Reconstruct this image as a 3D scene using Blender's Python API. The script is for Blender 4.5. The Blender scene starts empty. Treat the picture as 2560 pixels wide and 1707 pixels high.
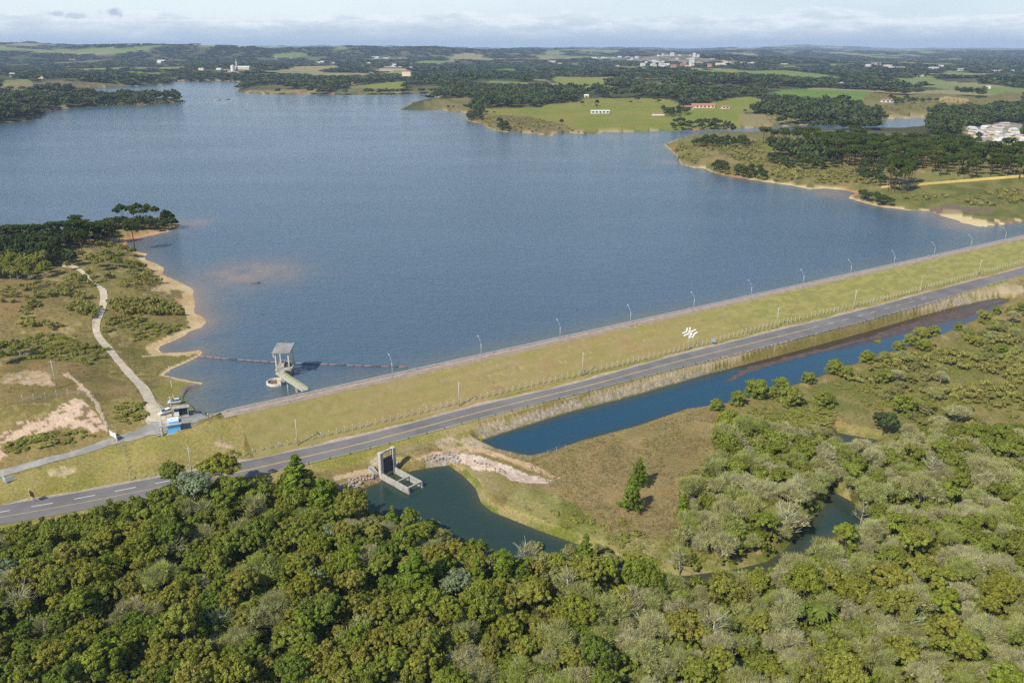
import bpy, bmesh, math, random
import numpy as np
from mathutils import Vector, Matrix
rad = math.radians
rnd = random.Random(7)
C = bpy.context.scene.collection
# ------------------------------------------------------------------ camera, sky, sun, exposure
F, CAMZ = 1971.0, 110.0                      # focal length in photo pixels, height over the reservoir
PIT = math.atan((853.5 - 116) / F)
cd = bpy.data.cameras.new("camera")
cam = bpy.data.objects.new("camera", cd); C.objects.link(cam)
cam.location = (0, 0, CAMZ); cam.rotation_euler = (math.pi / 2 - PIT, 0, 0)
cd.sensor_width = 36; cd.lens = 36 * F / 2560; cd.clip_start = 1; cd.clip_end = 60000
bpy.context.scene.camera = cam
SUN_EL, SUN_AZ = rad(44), rad(222)
w = bpy.data.worlds.new("World"); bpy.context.scene.world = w; w.use_nodes = True
nt = w.node_tree; N = nt.nodes; L = nt.links
bg = N["Background"]; bg.inputs[1].default_value = 0.135
sky = N.new("ShaderNodeTexSky"); sky.sky_type = "NISHITA"; sky.sun_disc = False
sky.sun_elevation = SUN_EL; sky.sun_rotation = SUN_AZ; sky.altitude = 900; sky.air_density = 1.0; sky.dust_density = 0.6; sky.ozone_density = 1.5
tc = N.new("ShaderNodeTexCoord"); sep = N.new("ShaderNodeSeparateXYZ"); L.new(tc.outputs["Generated"], sep.inputs[0])
def wmath(op, a, b=None, c=None):
    n = N.new("ShaderNodeMath"); n.operation = op
    for i, v in enumerate((a, b, c)):
        if v is None: continue
        if isinstance(v, (int, float)): n.inputs[i].default_value = v
        else: L.new(v, n.inputs[i])
    return n.outputs[0]
def wnoise(sx, sz, scale, detail=6, rough=0.6, off=0.0):
    m = N.new("ShaderNodeMapping"); m.inputs["Scale"].default_value = (sx, sx, sz); m.inputs["Location"].default_value = (off, off * .7, off * .3)
    L.new(tc.outputs["Generated"], m.inputs[0])
    t = N.new("ShaderNodeTexNoise"); t.inputs["Scale"].default_value = scale; t.inputs["Detail"].default_value = detail; t.inputs["Roughness"].default_value = rough
    L.new(m.outputs[0], t.inputs["Vector"]); return t.outputs["Fac"]
def wmix(f, a, b):
    n = N.new("ShaderNodeMix"); n.data_type = "RGBA"; n.clamp_factor = True
    if isinstance(f, (int, float)): n.inputs[0].default_value = f
    else: L.new(f, n.inputs[0])
    for k, v in ((6, a), (7, b)):
        if isinstance(v, tuple): n.inputs[k].default_value = (*v, 1)
        else: L.new(v, n.inputs[k])
    return n.outputs[2]
def wstep(v, lo, hi):
    n = N.new("ShaderNodeMapRange"); n.interpolation_type = "SMOOTHSTEP"
    L.new(v, n.inputs[0])
    for i, q in ((1, lo), (2, hi)):
        if isinstance(q, (int, float)): n.inputs[i].default_value = q
        else: L.new(q, n.inputs[i])
    return n.outputs[0]
elev = sep.outputs["Z"]
# thin high veil over the clear sky, then the low cloud bank over the horizon, then three dark puffs
veil = wmath("MULTIPLY", wstep(wnoise(1, 5, 3.0, 5, .55, 3.1), .25, .75), wstep(elev, .5, .02))
veilc = wmix(wstep(sep.outputs['X'], -.25, .55), (4.97, 5.54, 5.90), (3.74, 4.46, 5.04))
c1 = wmix(wmath("ADD", wmath("MULTIPLY", wstep(elev, .30, .06), .80), wmath("MULTIPLY", veil, .18)), sky.outputs[0], veilc)
n1 = wnoise(1, 4.5, 9.0, 8, .62, 1.7); n2 = wnoise(1, 7, 26.0, 6, .6, 5.2)
top = wmath("ADD", wmath("MULTIPLY", n1, .052), wmath("MULTIPLY", n2, .014))        # ragged top of the bank
top = wmath("ADD", top, -0.003)
bank = wstep(elev, wmath("ADD", top, .007), wmath("SUBTRACT", top, .004))
shade = wmix(wstep(elev, wmath("SUBTRACT", top, .024), wmath("SUBTRACT", top, -.002)), (3.15, 3.80, 4.60), (5.60, 6.00, 6.25))
shade = wmix(wmath("MULTIPLY", wstep(wnoise(1, 5, 22, 6, .6, 9.), .42, .62), .55), shade, (3.31, 3.96, 4.68))
c2 = wmix(wmath("MULTIPLY", bank, .92), c1, shade)
dirv = wmath("ARCTAN2", sep.outputs["X"], sep.outputs["Y"]); pn = wmath("SUBTRACT", wnoise(1, 1.6, 70, 5, .6, 2.6), .5)
def puff(az, el, wa, we):
    a = wmath("POWER", wmath("DIVIDE", wmath("SUBTRACT", dirv, az), wa), 2.0); b = wmath("POWER", wmath("DIVIDE", wmath("SUBTRACT", elev, el), we), 2.0)
    return wstep(wmath("ADD", wmath("SUBTRACT", 1.0, wmath("SQRT", wmath("ADD", a, b))), wmath("MULTIPLY", pn, 2.2)), .05, .75)
pf = wmath("MAXIMUM", puff(-.437, .0330, .0155, .0060), wmath("MULTIPLY", wmath("MAXIMUM", puff(-.4727, .0295, .013, .0042), puff(-.4910, .0310, .009, .003)), .75))
c3 = wmix(wmath("MULTIPLY", pf, .85), c2, (2.81, 3.38, 4.25))
L.new(c3, bg.inputs[0])
sd_ = bpy.data.lights.new("sun", "SUN"); sd_.energy = 4.4; sd_.angle = rad(.55); sd_.color = (1, .94, .82)
sun = bpy.data.objects.new("sun", sd_); C.objects.link(sun)
sdir = Vector((math.sin(SUN_AZ) * math.cos(SUN_EL), math.cos(SUN_AZ) * math.cos(SUN_EL), math.sin(SUN_EL)))
sun.rotation_euler = sdir.to_track_quat("Z", "Y").to_euler()
sc = bpy.context.scene
sc.view_settings.view_transform = "Standard"; sc.view_settings.look = "None"; sc.view_settings.exposure = 0.3; sc.view_settings.gamma = 1
sc.cycles.max_bounces = 5; sc.cycles.diffuse_bounces = 3; sc.cycles.glossy_bounces = 2; sc.cycles.transmission_bounces = 2
sc.cycles.volume_bounces = 0; sc.cycles.transparent_max_bounces = 4; sc.cycles.use_denoising = False; sc.cycles.denoiser = 'OPENIMAGEDENOISE'; sc.cycles.denoising_input_passes = 'RGB_ALBEDO_NORMAL'; sc.cycles.denoising_prefilter = 'ACCURATE'; sc.cycles.sample_clamp_indirect = 4

# ------------------------------------------------------------------ pixels of the photograph <-> the world
def ray(px, py):
    u = (np.asarray(px, float) - 1280) / F; v = (np.asarray(py, float) - 853.5) / F
    return u, math.cos(PIT) - v * math.sin(PIT), -math.sin(PIT) - v * math.cos(PIT)
def at(px, py, z=0.0):
    dx, dy, dz = ray(px, py); t = (z - CAMZ) / dz
    return t * dx, t * dy
def ats(pts, z=0.0):
    p = np.asarray(pts, float); x, y = at(p[:, 0], p[:, 1], z); return np.stack([x, y], 1)
def proj(x, y, z):
    zz = z - CAMZ; dep = y * math.cos(PIT) - zz * math.sin(PIT); up = y * math.sin(PIT) + zz * math.cos(PIT)
    dep = np.maximum(dep, 1e-3)
    return 1280 + F * x / dep, 853.5 - F * up / dep
K = 2.61333
def zA(p): return [(x / K, y / K) for x, y in p]
def zB(p): return [(830 + x / K, y / K) for x, y in p]
def zC(p): return [(1660 + x / K, y / K) for x, y in p]
def zD(p): return [(x / K, 500 + y / K) for x, y in p]
def zE(p): return [(830 + x / K, 500 + y / K) for x, y in p]
def zF(p): return [(1660 + x / K, 500 + y / K) for x, y in p]
def zG(p): return [(x / K, 1000 + y / K) for x, y in p]
def zH(p): return [(830 + x / K, 1050 + y / K) for x, y in p]
def zI(p): return [(1660 + x / K, 1050 + y / K) for x, y in p]
def zS(p): return [(2160 + x / 5.88, 400 + y / 5.88) for x, y in p]
def zM(p): return [(1060 + x / 3.92, 180 + y / 3.92) for x, y in p]
def zR(p): return [(2060 + x / 4.704, 250 + y / 4.704) for x, y in p]
def zL(p): return [(x / 3.92, 100 + y / 3.92) for x, y in p]
def zN(p): return [(480 + x / 3.92, 120 + y / 3.92) for x, y in p]
def zT(p): return [(1400 + x / 4.704, 110 + y / 4.704) for x, y in p]
def zP(p): return [(100 + x / 5.6, 490 + y / 5.6) for x, y in p]
def zQ(p): return [(840 + x / 3.92, 1080 + y / 3.92) for x, y in p]
def zV(p): return [(x / 4.704, 1050 + y / 4.704) for x, y in p]
def dF(p): return [(x * 1.08844, y * 1.08844) for x, y in p]

# ------------------------------------------------------------------ value noise, polygons
def _h(i, j, s):
    n = (i * 374761393 + j * 668265263 + s * 982451653) & 0xFFFFFFFF
    n = ((n ^ (n >> 13)) * 1274126177) & 0xFFFFFFFF
    return ((n ^ (n >> 16)) & 0xFFFF) / 65535.0
def vnoise(x, y, s=0):
    xi = np.floor(x).astype(np.int64); yi = np.floor(y).astype(np.int64); fx = x - xi; fy = y - yi
    fx = fx * fx * (3 - 2 * fx); fy = fy * fy * (3 - 2 * fy)
    a = _h(xi, yi, s); b = _h(xi + 1, yi, s); c = _h(xi, yi + 1, s); d = _h(xi + 1, yi + 1, s)
    return a + (b - a) * fx + (c - a) * fy + (a - b - c + d) * fx * fy
def fbm(x, y, s=0, o=4):
    r = 0; a = .5; t = 0
    for k in range(o):
        r = r + a * vnoise(x, y, s + k * 17); t += a; a *= .5; x = x * 2.03 + 11.3; y = y * 2.03 + 5.7
    return r / t
def inside(px, py, poly):
    px = np.asarray(px, float); py = np.asarray(py, float)
    p = np.asarray(poly, float); out = np.zeros(px.shape, bool)
    m = (px >= p[:, 0].min()) & (px <= p[:, 0].max()) & (py >= p[:, 1].min()) & (py <= p[:, 1].max())
    if not m.any(): return out
    X = px[m]; Y = py[m]; r = np.zeros(X.shape, bool); q = np.roll(p, -1, 0)
    for (x0, y0), (x1, y1) in zip(p, q):
        if y0 == y1: continue
        r ^= ((y0 > Y) != (y1 > Y)) & (X < (x1 - x0) * (Y - y0) / (y1 - y0) + x0)
    out[m] = r; return out
def segdist(x, y, pl, closed=False):
    p = np.asarray(pl, float); q = np.roll(p, -1, 0) if closed else p[1:]
    best = np.full(np.shape(x), 1e12)
    for (x0, y0), (x1, y1) in zip(p, q):
        dx, dy = x1 - x0, y1 - y0; l2 = dx * dx + dy * dy + 1e-9
        t = np.clip(((x - x0) * dx + (y - y0) * dy) / l2, 0, 1)
        best = np.minimum(best, (x - x0 - t * dx) ** 2 + (y - y0 - t * dy) ** 2)
    return np.sqrt(best)
def sdist(x, y, poly):            # metres, positive on land
    p = np.asarray(poly); out = np.full(np.shape(x), 9999.0)
    m = (x > p[:, 0].min() - 400) & (x < p[:, 0].max() + 400) & (y > p[:, 1].min() - 400) & (y < p[:, 1].max() + 400)
    if m.any():
        d = segdist(x[m], y[m], p, True); out[m] = np.where(inside(x[m], y[m], p), -d, d)
    return out

# ------------------------------------------------------------------ the dam's own frame
DA = rad(31.5); SX, SY = math.cos(DA), math.sin(DA)
_x, _y = at(1410.5, 853, 2.5); OFF = -_x * SY + _y * SX + 1.7       # lamp row sits 1.7 m downstream of the crest axis
def st(x, y): return x * SX + y * SY, OFF - (-x * SY + y * SX)
def xy(s, t): n = OFF - t; return s * SX - n * SY, s * SY + n * SX
S0 = st(*at(540, 1040, 2.5))[0]                                     # where the crest path begins
S1 = 620.0
def dam_profile(t):
    return np.interp(t, [-40, -2.4, 2.2, 17.5, 22], [-14, 2.5, 2.5, -4.9, -5.3])

# ------------------------------------------------------------------ outlines of the water
RES = (zA([(-700, 900), (0, 808), (150, 792), (280, 757), (320, 730), (420, 710), (560, 700), (700, 695), (880, 690), (1080, 680), (1200, 668), (1228, 661),
           (1150, 657), (1000, 655), (850, 650), (700, 640), (560, 630), (430, 622), (250, 615), (0, 612), (-700, 625), (-700, 596), (0, 604), (330, 600), (520, 585), (700, 572), (880, 565), (1080, 555), (1142, 548), (1120, 541), (1150, 531),
           (1300, 536), (1430, 532), (1590, 541), (1565, 575), (1543, 601), (1600, 612), (1800, 620), (2120, 619)])
       + zB([(0, 623), (350, 622), (560, 614), (690, 613), (690, 642), (600, 660), (515, 668), (500, 690), (430, 718), (520, 722), (740, 718), (760, 735), (870, 738), (885, 790),
             (1000, 820), (1030, 845), (1100, 860), (1340, 875), (1370, 886), (1440, 893), (1455, 870), (1520, 868), (1740, 882), (1770, 862), (1900, 868), (2180, 855)])
       + zC([(200, 854), (360, 850), (500, 843), (690, 832), (1000, 815), (1290, 800), (1440, 783), (1690, 770), (1750, 790), (1660, 832), (1450, 850), (1200, 850), (900, 862), (690, 872), (500, 878), (200, 880), (90, 908), (0, 945), (40, 985), (90, 1030), (100, 1060), (130, 1080), (200, 1098), (270, 1100),
             (320, 1130), (400, 1150), (500, 1165), (700, 1195), (850, 1217), (950, 1237), (1060, 1232), (1180, 1244), (1260, 1262), (1190, 1290), (1250, 1310), (1400, 1350), (1580, 1372)])
       + zS([(640, 745), (850, 745), (960, 750), (1080, 800), (1230, 850), (1370, 890), (1430, 925), (1570, 950), (1700, 985), (1830, 990), (2130, 975), (2352, 945), (3300, 850), (3900, 800), (4300, 740)])
       + [(2700, 558), (2560, 588), (2134, 681), (1588, 795), (1213, 875), (830, 962), (700, 993), (545, 1036)]
       + zD([(1362, 1374), (1330, 1335), (1270, 1290), (1290, 1250), (1345, 1205), (1318, 1190), (1240, 1180), (1140, 1158), (1060, 1142), (1120, 1105), (1200, 1070), (1300, 1020), (1318, 997), (1300, 980),
             (1200, 998), (1060, 998), (1030, 975), (1040, 955), (1140, 920), (1200, 890), (1240, 860), (1310, 835), (1352, 795), (1330, 770), (1275, 740), (1278, 680), (1262, 600), (1240, 570), (1180, 540),
             (1110, 510), (1060, 480), (1062, 440), (1000, 405), (950, 390), (962, 350), (885, 332), (835, 300), (828, 278), (900, 255), (1000, 228), (1100, 208), (1182, 176), (1172, 150), (1140, 116),
             (1000, 128), (760, 160), (500, 205), (350, 222), (0, 240), (-900, 300)]))
CANAL = dF([(1103, 1013), (1150, 1036), (1215, 1049), (1260, 1041), (1330, 1015), (1450, 985), (1560, 948), (1650, 935), (1720, 915), (1830, 885), (1930, 848), (2040, 812), (2160, 770), (2240, 735), (2322, 688),
            (2300, 683), (2200, 703), (2100, 726), (1960, 761), (1800, 807), (1600, 866), (1440, 912), (1300, 947), (1180, 986), (1120, 1003)])
POOL = dF([(780, 1160), (812, 1128), (870, 1108), (893, 1080), (925, 1085), (985, 1073), (1030, 1068), (1062, 1090), (1092, 1120), (1106, 1155), (1130, 1174), (1180, 1194), (1240, 1218), (1310, 1243), (1390, 1270), (1460, 1308),
           (1500, 1318), (1580, 1321), (1700, 1304), (1760, 1289), (1800, 1264), (1840, 1214), (1890, 1165), (1906, 1130), (1903, 1095), (1907, 1060), (1938, 1030), (1924, 992), (1960, 1000), (2022, 1010), (1985, 1028), (1948, 1038), (1914, 1068), (1910, 1100), (1914, 1128),
           (1955, 1150), (1996, 1185), (2000, 1228), (1960, 1230), (1930, 1226), (1893, 1240), (1850, 1275), (1760, 1312), (1640, 1331), (1480, 1334), (1400, 1315), (1320, 1297), (1180, 1296), (1100, 1285), (1050, 1268), (1000, 1245), (900, 1215), (840, 1190)])
ZP = -9.5
RESW, CANW, POOLW = ats(RES), ats(CANAL, ZP), ats(POOL, ZP)
ROCKS_AT = [zA([(1415, 657)])[0], zA([(1470, 655)])[0]]

# ------------------------------------------------------------------ height of the land
CTRL = [(0, 1850, -7), (1280, 1850, -8), (2560, 1850, -8), (0, 1707, -7), (1280, 1707, -8), (2560, 1707, -8), (0, 1430, -6.5), (700, 1400, -8), (1300, 1450, -8.5), (1700, 1520, -8.5), (2560, 1350, -8), (2560, 1100, -7.5), (2560, 900, -7), (2300, 1000, -8),
        (1750, 1200, -8.4), (1500, 1150, -8.2), (1350, 1200, -8.5), (2000, 900, -8.4), (2400, 800, -8), (2560, 760, -7),
        (0, 1310, -5.6), (0, 1260, -5.3), (255, 1218, -5.3), (500, 1172, -5.3), (500, 1215, -5.6), (640, 1151, -5.3), (900, 1090, -5.4), (1163, 1020, -5.4), (1457, 953, -5.4), (1660, 894, -5.4), (1943, 825, -5.4), (2134, 779, -5.4), (2560, 668, -5.4), (2800, 610, -5.4),
        (650, 1190, -5.6), (830, 1142, -5.6), (994, 1100, -5.6), (1301, 1018, -5.6), (1500, 972, -5.6), (1660, 927, -5.6), (1951, 858, -5.6), (2387, 739, -5.6), (2560, 686, -5.6),
        (900, 1165, -7.6), (1080, 1120, -7.5), (1250, 1140, -7.2), (1380, 1195, -7.8), (1300, 1040, -7.8), (1240, 1150, -7.3), (860, 1190, -8.0), (1170, 1180, -8.6),
        (0, 1190, -1.5), (0, 1215, -2.9), (150, 1150, -.6), (285, 1095, 1.2), (410, 1060, 2.5), (450, 1075, 1.9), (520, 1052, 2.5), (380, 1010, 2.6), (450, 980, 2.5), (430, 930, 2.3), (300, 1180, -4.9), (310, 1130, -1.6), (150, 1215, -4), (0, 1235, -4.3), (460, 1130, -2.4), (400, 1100, .4),
        (0, 1130, 2.5), (100, 1100, 2.8), (250, 1060, 3.0), (60, 1020, 5), (200, 1000, 5.2), (300, 990, 3.6), (150, 930, 6), (0, 900, 7.5), (260, 830, 4.2), (380, 900, 2.8), (150, 800, 6), (0, 740, 7.5), (250, 740, 4), (380, 790, 2.6), (430, 690, 2), (170, 665, 4.5), (60, 620, 6), (300, 600, 3.2), (380, 570, 1.8),
        (-300, 900, 9), (-300, 700, 8), (-300, 1150, 2), (-400, 1300, -5),
        (2050, 470, 2.4), (2200, 440, 4), (2400, 480, 3.4), (2400, 530, 1.8), (2560, 440, 6), (2560, 500, 4), (1800, 400, 4), (1900, 340, 7), (2150, 340, 7), (2400, 340, 8), (2560, 380, 8), (2700, 450, 7), (2850, 520, 3), (2900, 580, 2), (2750, 620, -3)]
_c = np.array(CTRL, float); _cx, _cy = at(_c[:, 0], _c[:, 1], _c[:, 2]); _cz = _c[:, 2]
RIDGE = [(1150, 5300, 52, 900, 420), (-4100, 5600, 125, 1500, 700), (-2500, 6000, 118, 1300, 600), (-1200, 6800, 112, 1500, 700), (400, 8200, 82, 2000, 700), (-5200, 7500, 150, 2500, 900), (2600, 8600, 66, 1700, 600), (5200, 9500, 60, 2600, 700),
         (6300, 18500, 150, 900, 800), (7000, 18500, 120, 1700, 800), (1500, 15500, 95, 2600, 700), (-3500, 15000, 120, 4200, 900), (9500, 17500, 78, 3000, 900), (3800, 11500, 62, 1800, 600), (4300, 14500, 92, 1800, 500)]
def far_base(x, y):
    r = np.hypot(x, y)
    k = np.clip((r - 700) / 2500, 0, 1)
    z = 6 + 5 * k + (fbm(x / 620, y / 620, 3) - .47) * (16 + 46 * k)
    for rx, ry, h, wx, wy in RIDGE:
        z = np.maximum(z, (h - 8) * np.exp(-((x - rx) / wx) ** 2 - ((y - ry) / wy) ** 2) * (.85 + .3 * fbm(x / 420, y / 420, 9)) + 8 * k)
    return np.maximum(z, 2.2)
def land(x, y):
    x = np.asarray(x, float); y = np.asarray(y, float); r = np.hypot(x, y)
    near = np.zeros_like(x); m = r < 1600
    if m.any():
        X, Y = x[m], y[m]; num = np.zeros_like(X); den = np.zeros_like(X)
        for a, b, z in zip(_cx, _cy, _cz):
            wt = 1.0 / ((X - a) ** 2 + (Y - b) ** 2 + 40.0) ** 1.6
            num += wt * z; den += wt
        near[m] = num / den + (fbm(X / 9, Y / 9, 5, 3) - .5) * .5
    k = np.clip((r - 620) / 400, 0, 1); k = k * k * (3 - 2 * k)
    z = near * (1 - k) + far_base(x, y) * k
    return z
def height(x, y, full=False):
    x = np.asarray(x, float); y = np.asarray(y, float)
    s, t = st(x, y); r = np.hypot(x, y)
    z = land(x, y)
    dr = sdist(x, y, RESW); dp = np.minimum(sdist(x, y, CANW), sdist(x, y, POOLW))
    jr = dr + (fbm(x / 7, y / 7, 21, 2) - .5) * np.minimum(3, r * .004)
    sh = np.where(jr > 0, np.minimum(jr * .12, .9) + np.maximum(jr - 8, 0) * .22, -np.minimum(-jr * .18, 5))
    z = np.where((t < 5) | (r > 900), np.minimum(np.maximum(z, np.where(jr > 0, .6 - np.clip(t + 4, 0, 40) * 1.2 - np.clip(jr - 30, 0, 200) * np.where(r < 700, .3, 0), -9)), sh), z)
    d = dam_profile(t); k = np.where(t > 2.2, np.clip((s - S0 + 36) / 40, 0, 1), np.clip((s - S0 + 9) / 9, 0, 1)) * np.clip((22 - t) / 4, 0, 1) * np.clip((t + 34) / 4, 0, 1) * np.clip((S1 - s) / 60, 0, 1)
    zb = z
    k = k * np.where(t < -2, np.clip((4 - jr) / 3, 0, 1), 1)
    z = zb * (1 - k) + d * k
    shp = np.where(dp > 0, ZP + dp * .85, ZP - np.minimum(-dp * .35, 3))
    z = np.where((t > 20) & (r < 900), np.minimum(z, shp), z)
    m = (t > 8) & (t < 60) & (r < 800)
    if m.any():
        d = np.maximum(sdist(x[m], y[m], _roadpoly), 0); k = np.clip((3.6 - d) / 2.8, 0, 1); k = k * k * (3 - 2 * k)
        z = z.copy(); z[m] = z[m] * (1 - k) - 5.47 * k
    return (z, jr, dp, s, t, r) if full else z
ROAD_UP = [(-150, 1286), (0, 1260), (127, 1241), (255, 1218), (361, 1197), (500, 1172), (612, 1151), (900, 1090), (1163, 1020), (1457, 953), (1660, 895), (1943, 825), (2134, 779), (2310, 733), (2560, 668), (2760, 617), (3000, 556)]
ROAD_LO = [(-150, 1340), (0, 1312), (250, 1266), (450, 1228), (650, 1187), (830, 1143), (1005, 1098), (1301, 1018), (1500, 969), (1730, 910), (1951, 856), (2134, 809), (2387, 737), (2560, 686), (2760, 633), (3000, 570)]
_u = ats(ROAD_UP, -5.38); _l = ats(ROAD_LO, -5.38); _q = np.array([0, 1, 2, 3, 4, 5, 6, 7, 8, 9, 10, 11, 12, 14, 15, 16])
_mid = np.array([(_u[i] + _l[np.argmin(np.hypot(*(_l - _u[i]).T))]) / 2 for i in range(len(_u))])
_roadpoly = np.concatenate([_u, _l[::-1]])
def ground(px, py, lift=0.0):
    """where the ray through a photograph pixel meets the land"""
    px = np.atleast_1d(np.asarray(px, float)); py = np.atleast_1d(np.asarray(py, float))
    z = np.zeros_like(px)
    for i in range(14):
        x, y = at(px, py, z + lift); z = z + (height(x, y) - z) * .7
    return x, y, z
def g1(px, py):
    x, y, z = ground([px], [py]); return Vector((x[0], y[0], z[0]))

# ------------------------------------------------------------------ mesh and object helpers
def mesh(name, V, faces, mats=(), smooth=False, attrs=None, colors=None, midx=None):
    me = bpy.data.meshes.new(name); V = np.asarray(V, np.float32)
    if isinstance(faces, np.ndarray):
        k = faces.shape[1]; nf = len(faces)
        me.vertices.add(len(V)); me.vertices.foreach_set("co", V.ravel())
        me.loops.add(nf * k); me.loops.foreach_set("vertex_index", faces.astype(np.int32).ravel())
        me.polygons.add(nf); me.polygons.foreach_set("loop_start", np.arange(0, nf * k, k, dtype=np.int32))
        me.update(calc_edges=True)
    else:
        me.from_pydata([tuple(v) for v in V.tolist()], [], faces)
    for k_, a in (attrs or {}).items():
        at_ = me.attributes.new(k_, "FLOAT", "POINT"); at_.data.foreach_set("value", np.asarray(a, np.float32))
    for k_, a in (colors or {}).items():
        at_ = me.attributes.new(k_, "FLOAT_COLOR", "POINT"); a = np.asarray(a, np.float32)
        at_.data.foreach_set("color", np.concatenate([a, np.ones((len(a), 1), np.float32)], 1).ravel())
    for m in mats: me.materials.append(m)
    if midx is not None: me.polygons.foreach_set("material_index", np.asarray(midx, np.int32))
    if smooth: me.polygons.foreach_set("use_smooth", np.ones(len(me.polygons), bool))
    me.update(); return me
def obj(name, me, parent=None, loc=None, rz=0.0):
    o = bpy.data.objects.new(name, me); C.objects.link(o)
    if loc is not None: o.location = loc
    if rz: o.rotation_euler = (0, 0, rz)
    if parent is not None: o.parent = parent
    return o
def tag(o, label=None, cat=None, group=None, kind=None):
    if label: o["label"] = label
    if cat: o["category"] = cat
    if group: o["group"] = group
    if kind: o["kind"] = kind
    return o
def empty(name, loc, rz=0.0, label=None, cat=None, group=None):
    o = bpy.data.objects.new(name, None); C.objects.link(o); o.location = loc; o.rotation_euler = (0, 0, rz); o.empty_display_size = .5
    return tag(o, label, cat, group)
def kids(o): return [c for c in bpy.data.objects if c.parent == o]
class MB:
    """collects boxes, bars and tubes into one mesh"""
    def __init__(s): s.v = []; s.f = []
    def add(s, V, Fc):
        b = len(s.v); s.v += [tuple(v) for v in V]; s.f += [tuple(i + b for i in f) for f in Fc]; return s
    def box(s, x0, x1, y0, y1, z0, z1, m=None):
        V = [Vector((x, y, z)) for z in (z0, z1) for x, y in ((x0, y0), (x1, y0), (x1, y1), (x0, y1))]
        if m is not None: V = [m @ v for v in V]
        return s.add(V, [(3, 2, 1, 0), (4, 5, 6, 7), (0, 1, 5, 4), (1, 2, 6, 5), (2, 3, 7, 6), (3, 0, 4, 7)])
    def tube(s, pts, r, n=6, r2=None):
        pts = [Vector(p) for p in pts]; k = len(pts); V = []; Fc = []
        for i, p in enumerate(pts):
            d = (pts[min(i + 1, k - 1)] - pts[max(i - 1, 0)]).normalized()
            a = d.cross(Vector((0, 0, 1)) if abs(d.z) < .9 else Vector((1, 0, 0))).normalized(); b = d.cross(a)
            q = r if r2 is None else r + (r2 - r) * i / max(k - 1, 1)
            V += [p + (a * math.cos(2 * math.pi * j / n) + b * math.sin(2 * math.pi * j / n)) * q for j in range(n)]
        for i in range(k - 1):
            for j in range(n): Fc.append((i * n + j, i * n + (j + 1) % n, (i + 1) * n + (j + 1) % n, (i + 1) * n + j))
        Fc.append(tuple(range(n))[::-1]); Fc.append(tuple((k - 1) * n + j for j in range(n)))
        return s.add(V, Fc)
    def bar(s, a, b, wd, hh):
        a = Vector(a); b = Vector(b); d = (b - a); l = d.length; q = d.to_track_quat("X", "Z").to_matrix().to_4x4()
        return s.box(0, l, -wd / 2, wd / 2, -hh / 2, hh / 2, Matrix.Translation(a) @ q)
    def prism(s, poly, z0, z1):
        n = len(poly); V = [(x, y, z0) for x, y in poly] + [(x, y, z1) for x, y in poly]
        return s.add(V, [tuple(range(n))[::-1], tuple(range(n, 2 * n))] + [(i, (i + 1) % n, n + (i + 1) % n, n + i) for i in range(n)])
    def build(s, name, m, parent=None, loc=None, rz=0.0, smooth=False, bevel=0.0):
        me = mesh(name, s.v, s.f, [m], smooth)
        if bevel:
            bm = bmesh.new(); bm.from_mesh(me); bmesh.ops.bevel(bm, geom=bm.edges[:], offset=bevel, segments=1, affect="EDGES", clamp_overlap=True); bm.to_mesh(me); bm.free()
        return obj(name, me, parent, loc, rz)

# ------------------------------------------------------------------ materials
def newmat(name):
    m = bpy.data.materials.new(name); m.use_nodes = True; return m, m.node_tree, m.node_tree.nodes["Principled BSDF"]
def node(t, typ, ins=None, **kw):
    n = t.nodes.new(typ)
    for k, v in kw.items(): setattr(n, k, v)
    for k, v in (ins or {}).items():
        if hasattr(v, "is_output"): t.links.new(v, n.inputs[k])
        else: n.inputs[k].default_value = v
    return n
def mixc(t, f, a, b, bt="MIX"):
    n = t.nodes.new("ShaderNodeMix"); n.data_type = "RGBA"; n.blend_type = bt
    for k, v in ((0, f), (6, a), (7, b)):
        if hasattr(v, "is_output"): t.links.new(v, n.inputs[k])
        else: n.inputs[k].default_value = (*v, 1) if isinstance(v, tuple) and len(v) == 3 else v
    return n.outputs[2]
def nz(t, scale, detail=4, vec=None, rough=.6):
    n = node(t, "ShaderNodeTexNoise", {"Scale": scale, "Detail": detail, "Roughness": rough})
    if vec is None:
        vec = node(t, "ShaderNodeTexCoord").outputs["Object"]
    t.links.new(vec, n.inputs["Vector"]); return n.outputs["Fac"]
def rng(t, v, a, b, c=0., d=1.):
    return node(t, "ShaderNodeMapRange", {0: v, 1: a, 2: b, 3: c, 4: d}).outputs[0]
def plain(name, col, rough=.7, var=.25, scale=3., metal=0.0, dirt=None):
    m, t, b = newmat(name)
    f = nz(t, scale, 5); dark = tuple(c * (1 - var) for c in col); lite = tuple(min(c * (1 + var * .5), .95) for c in col)
    c = mixc(t, rng(t, f, .3, .7), dark, lite)
    if dirt: c = mixc(t, rng(t, nz(t, scale * .31, 6), .5, .7), c, dirt)
    t.links.new(c, b.inputs["Base Color"]); b.inputs["Roughness"].default_value = rough; b.inputs["Metallic"].default_value = metal
    return m
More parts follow.
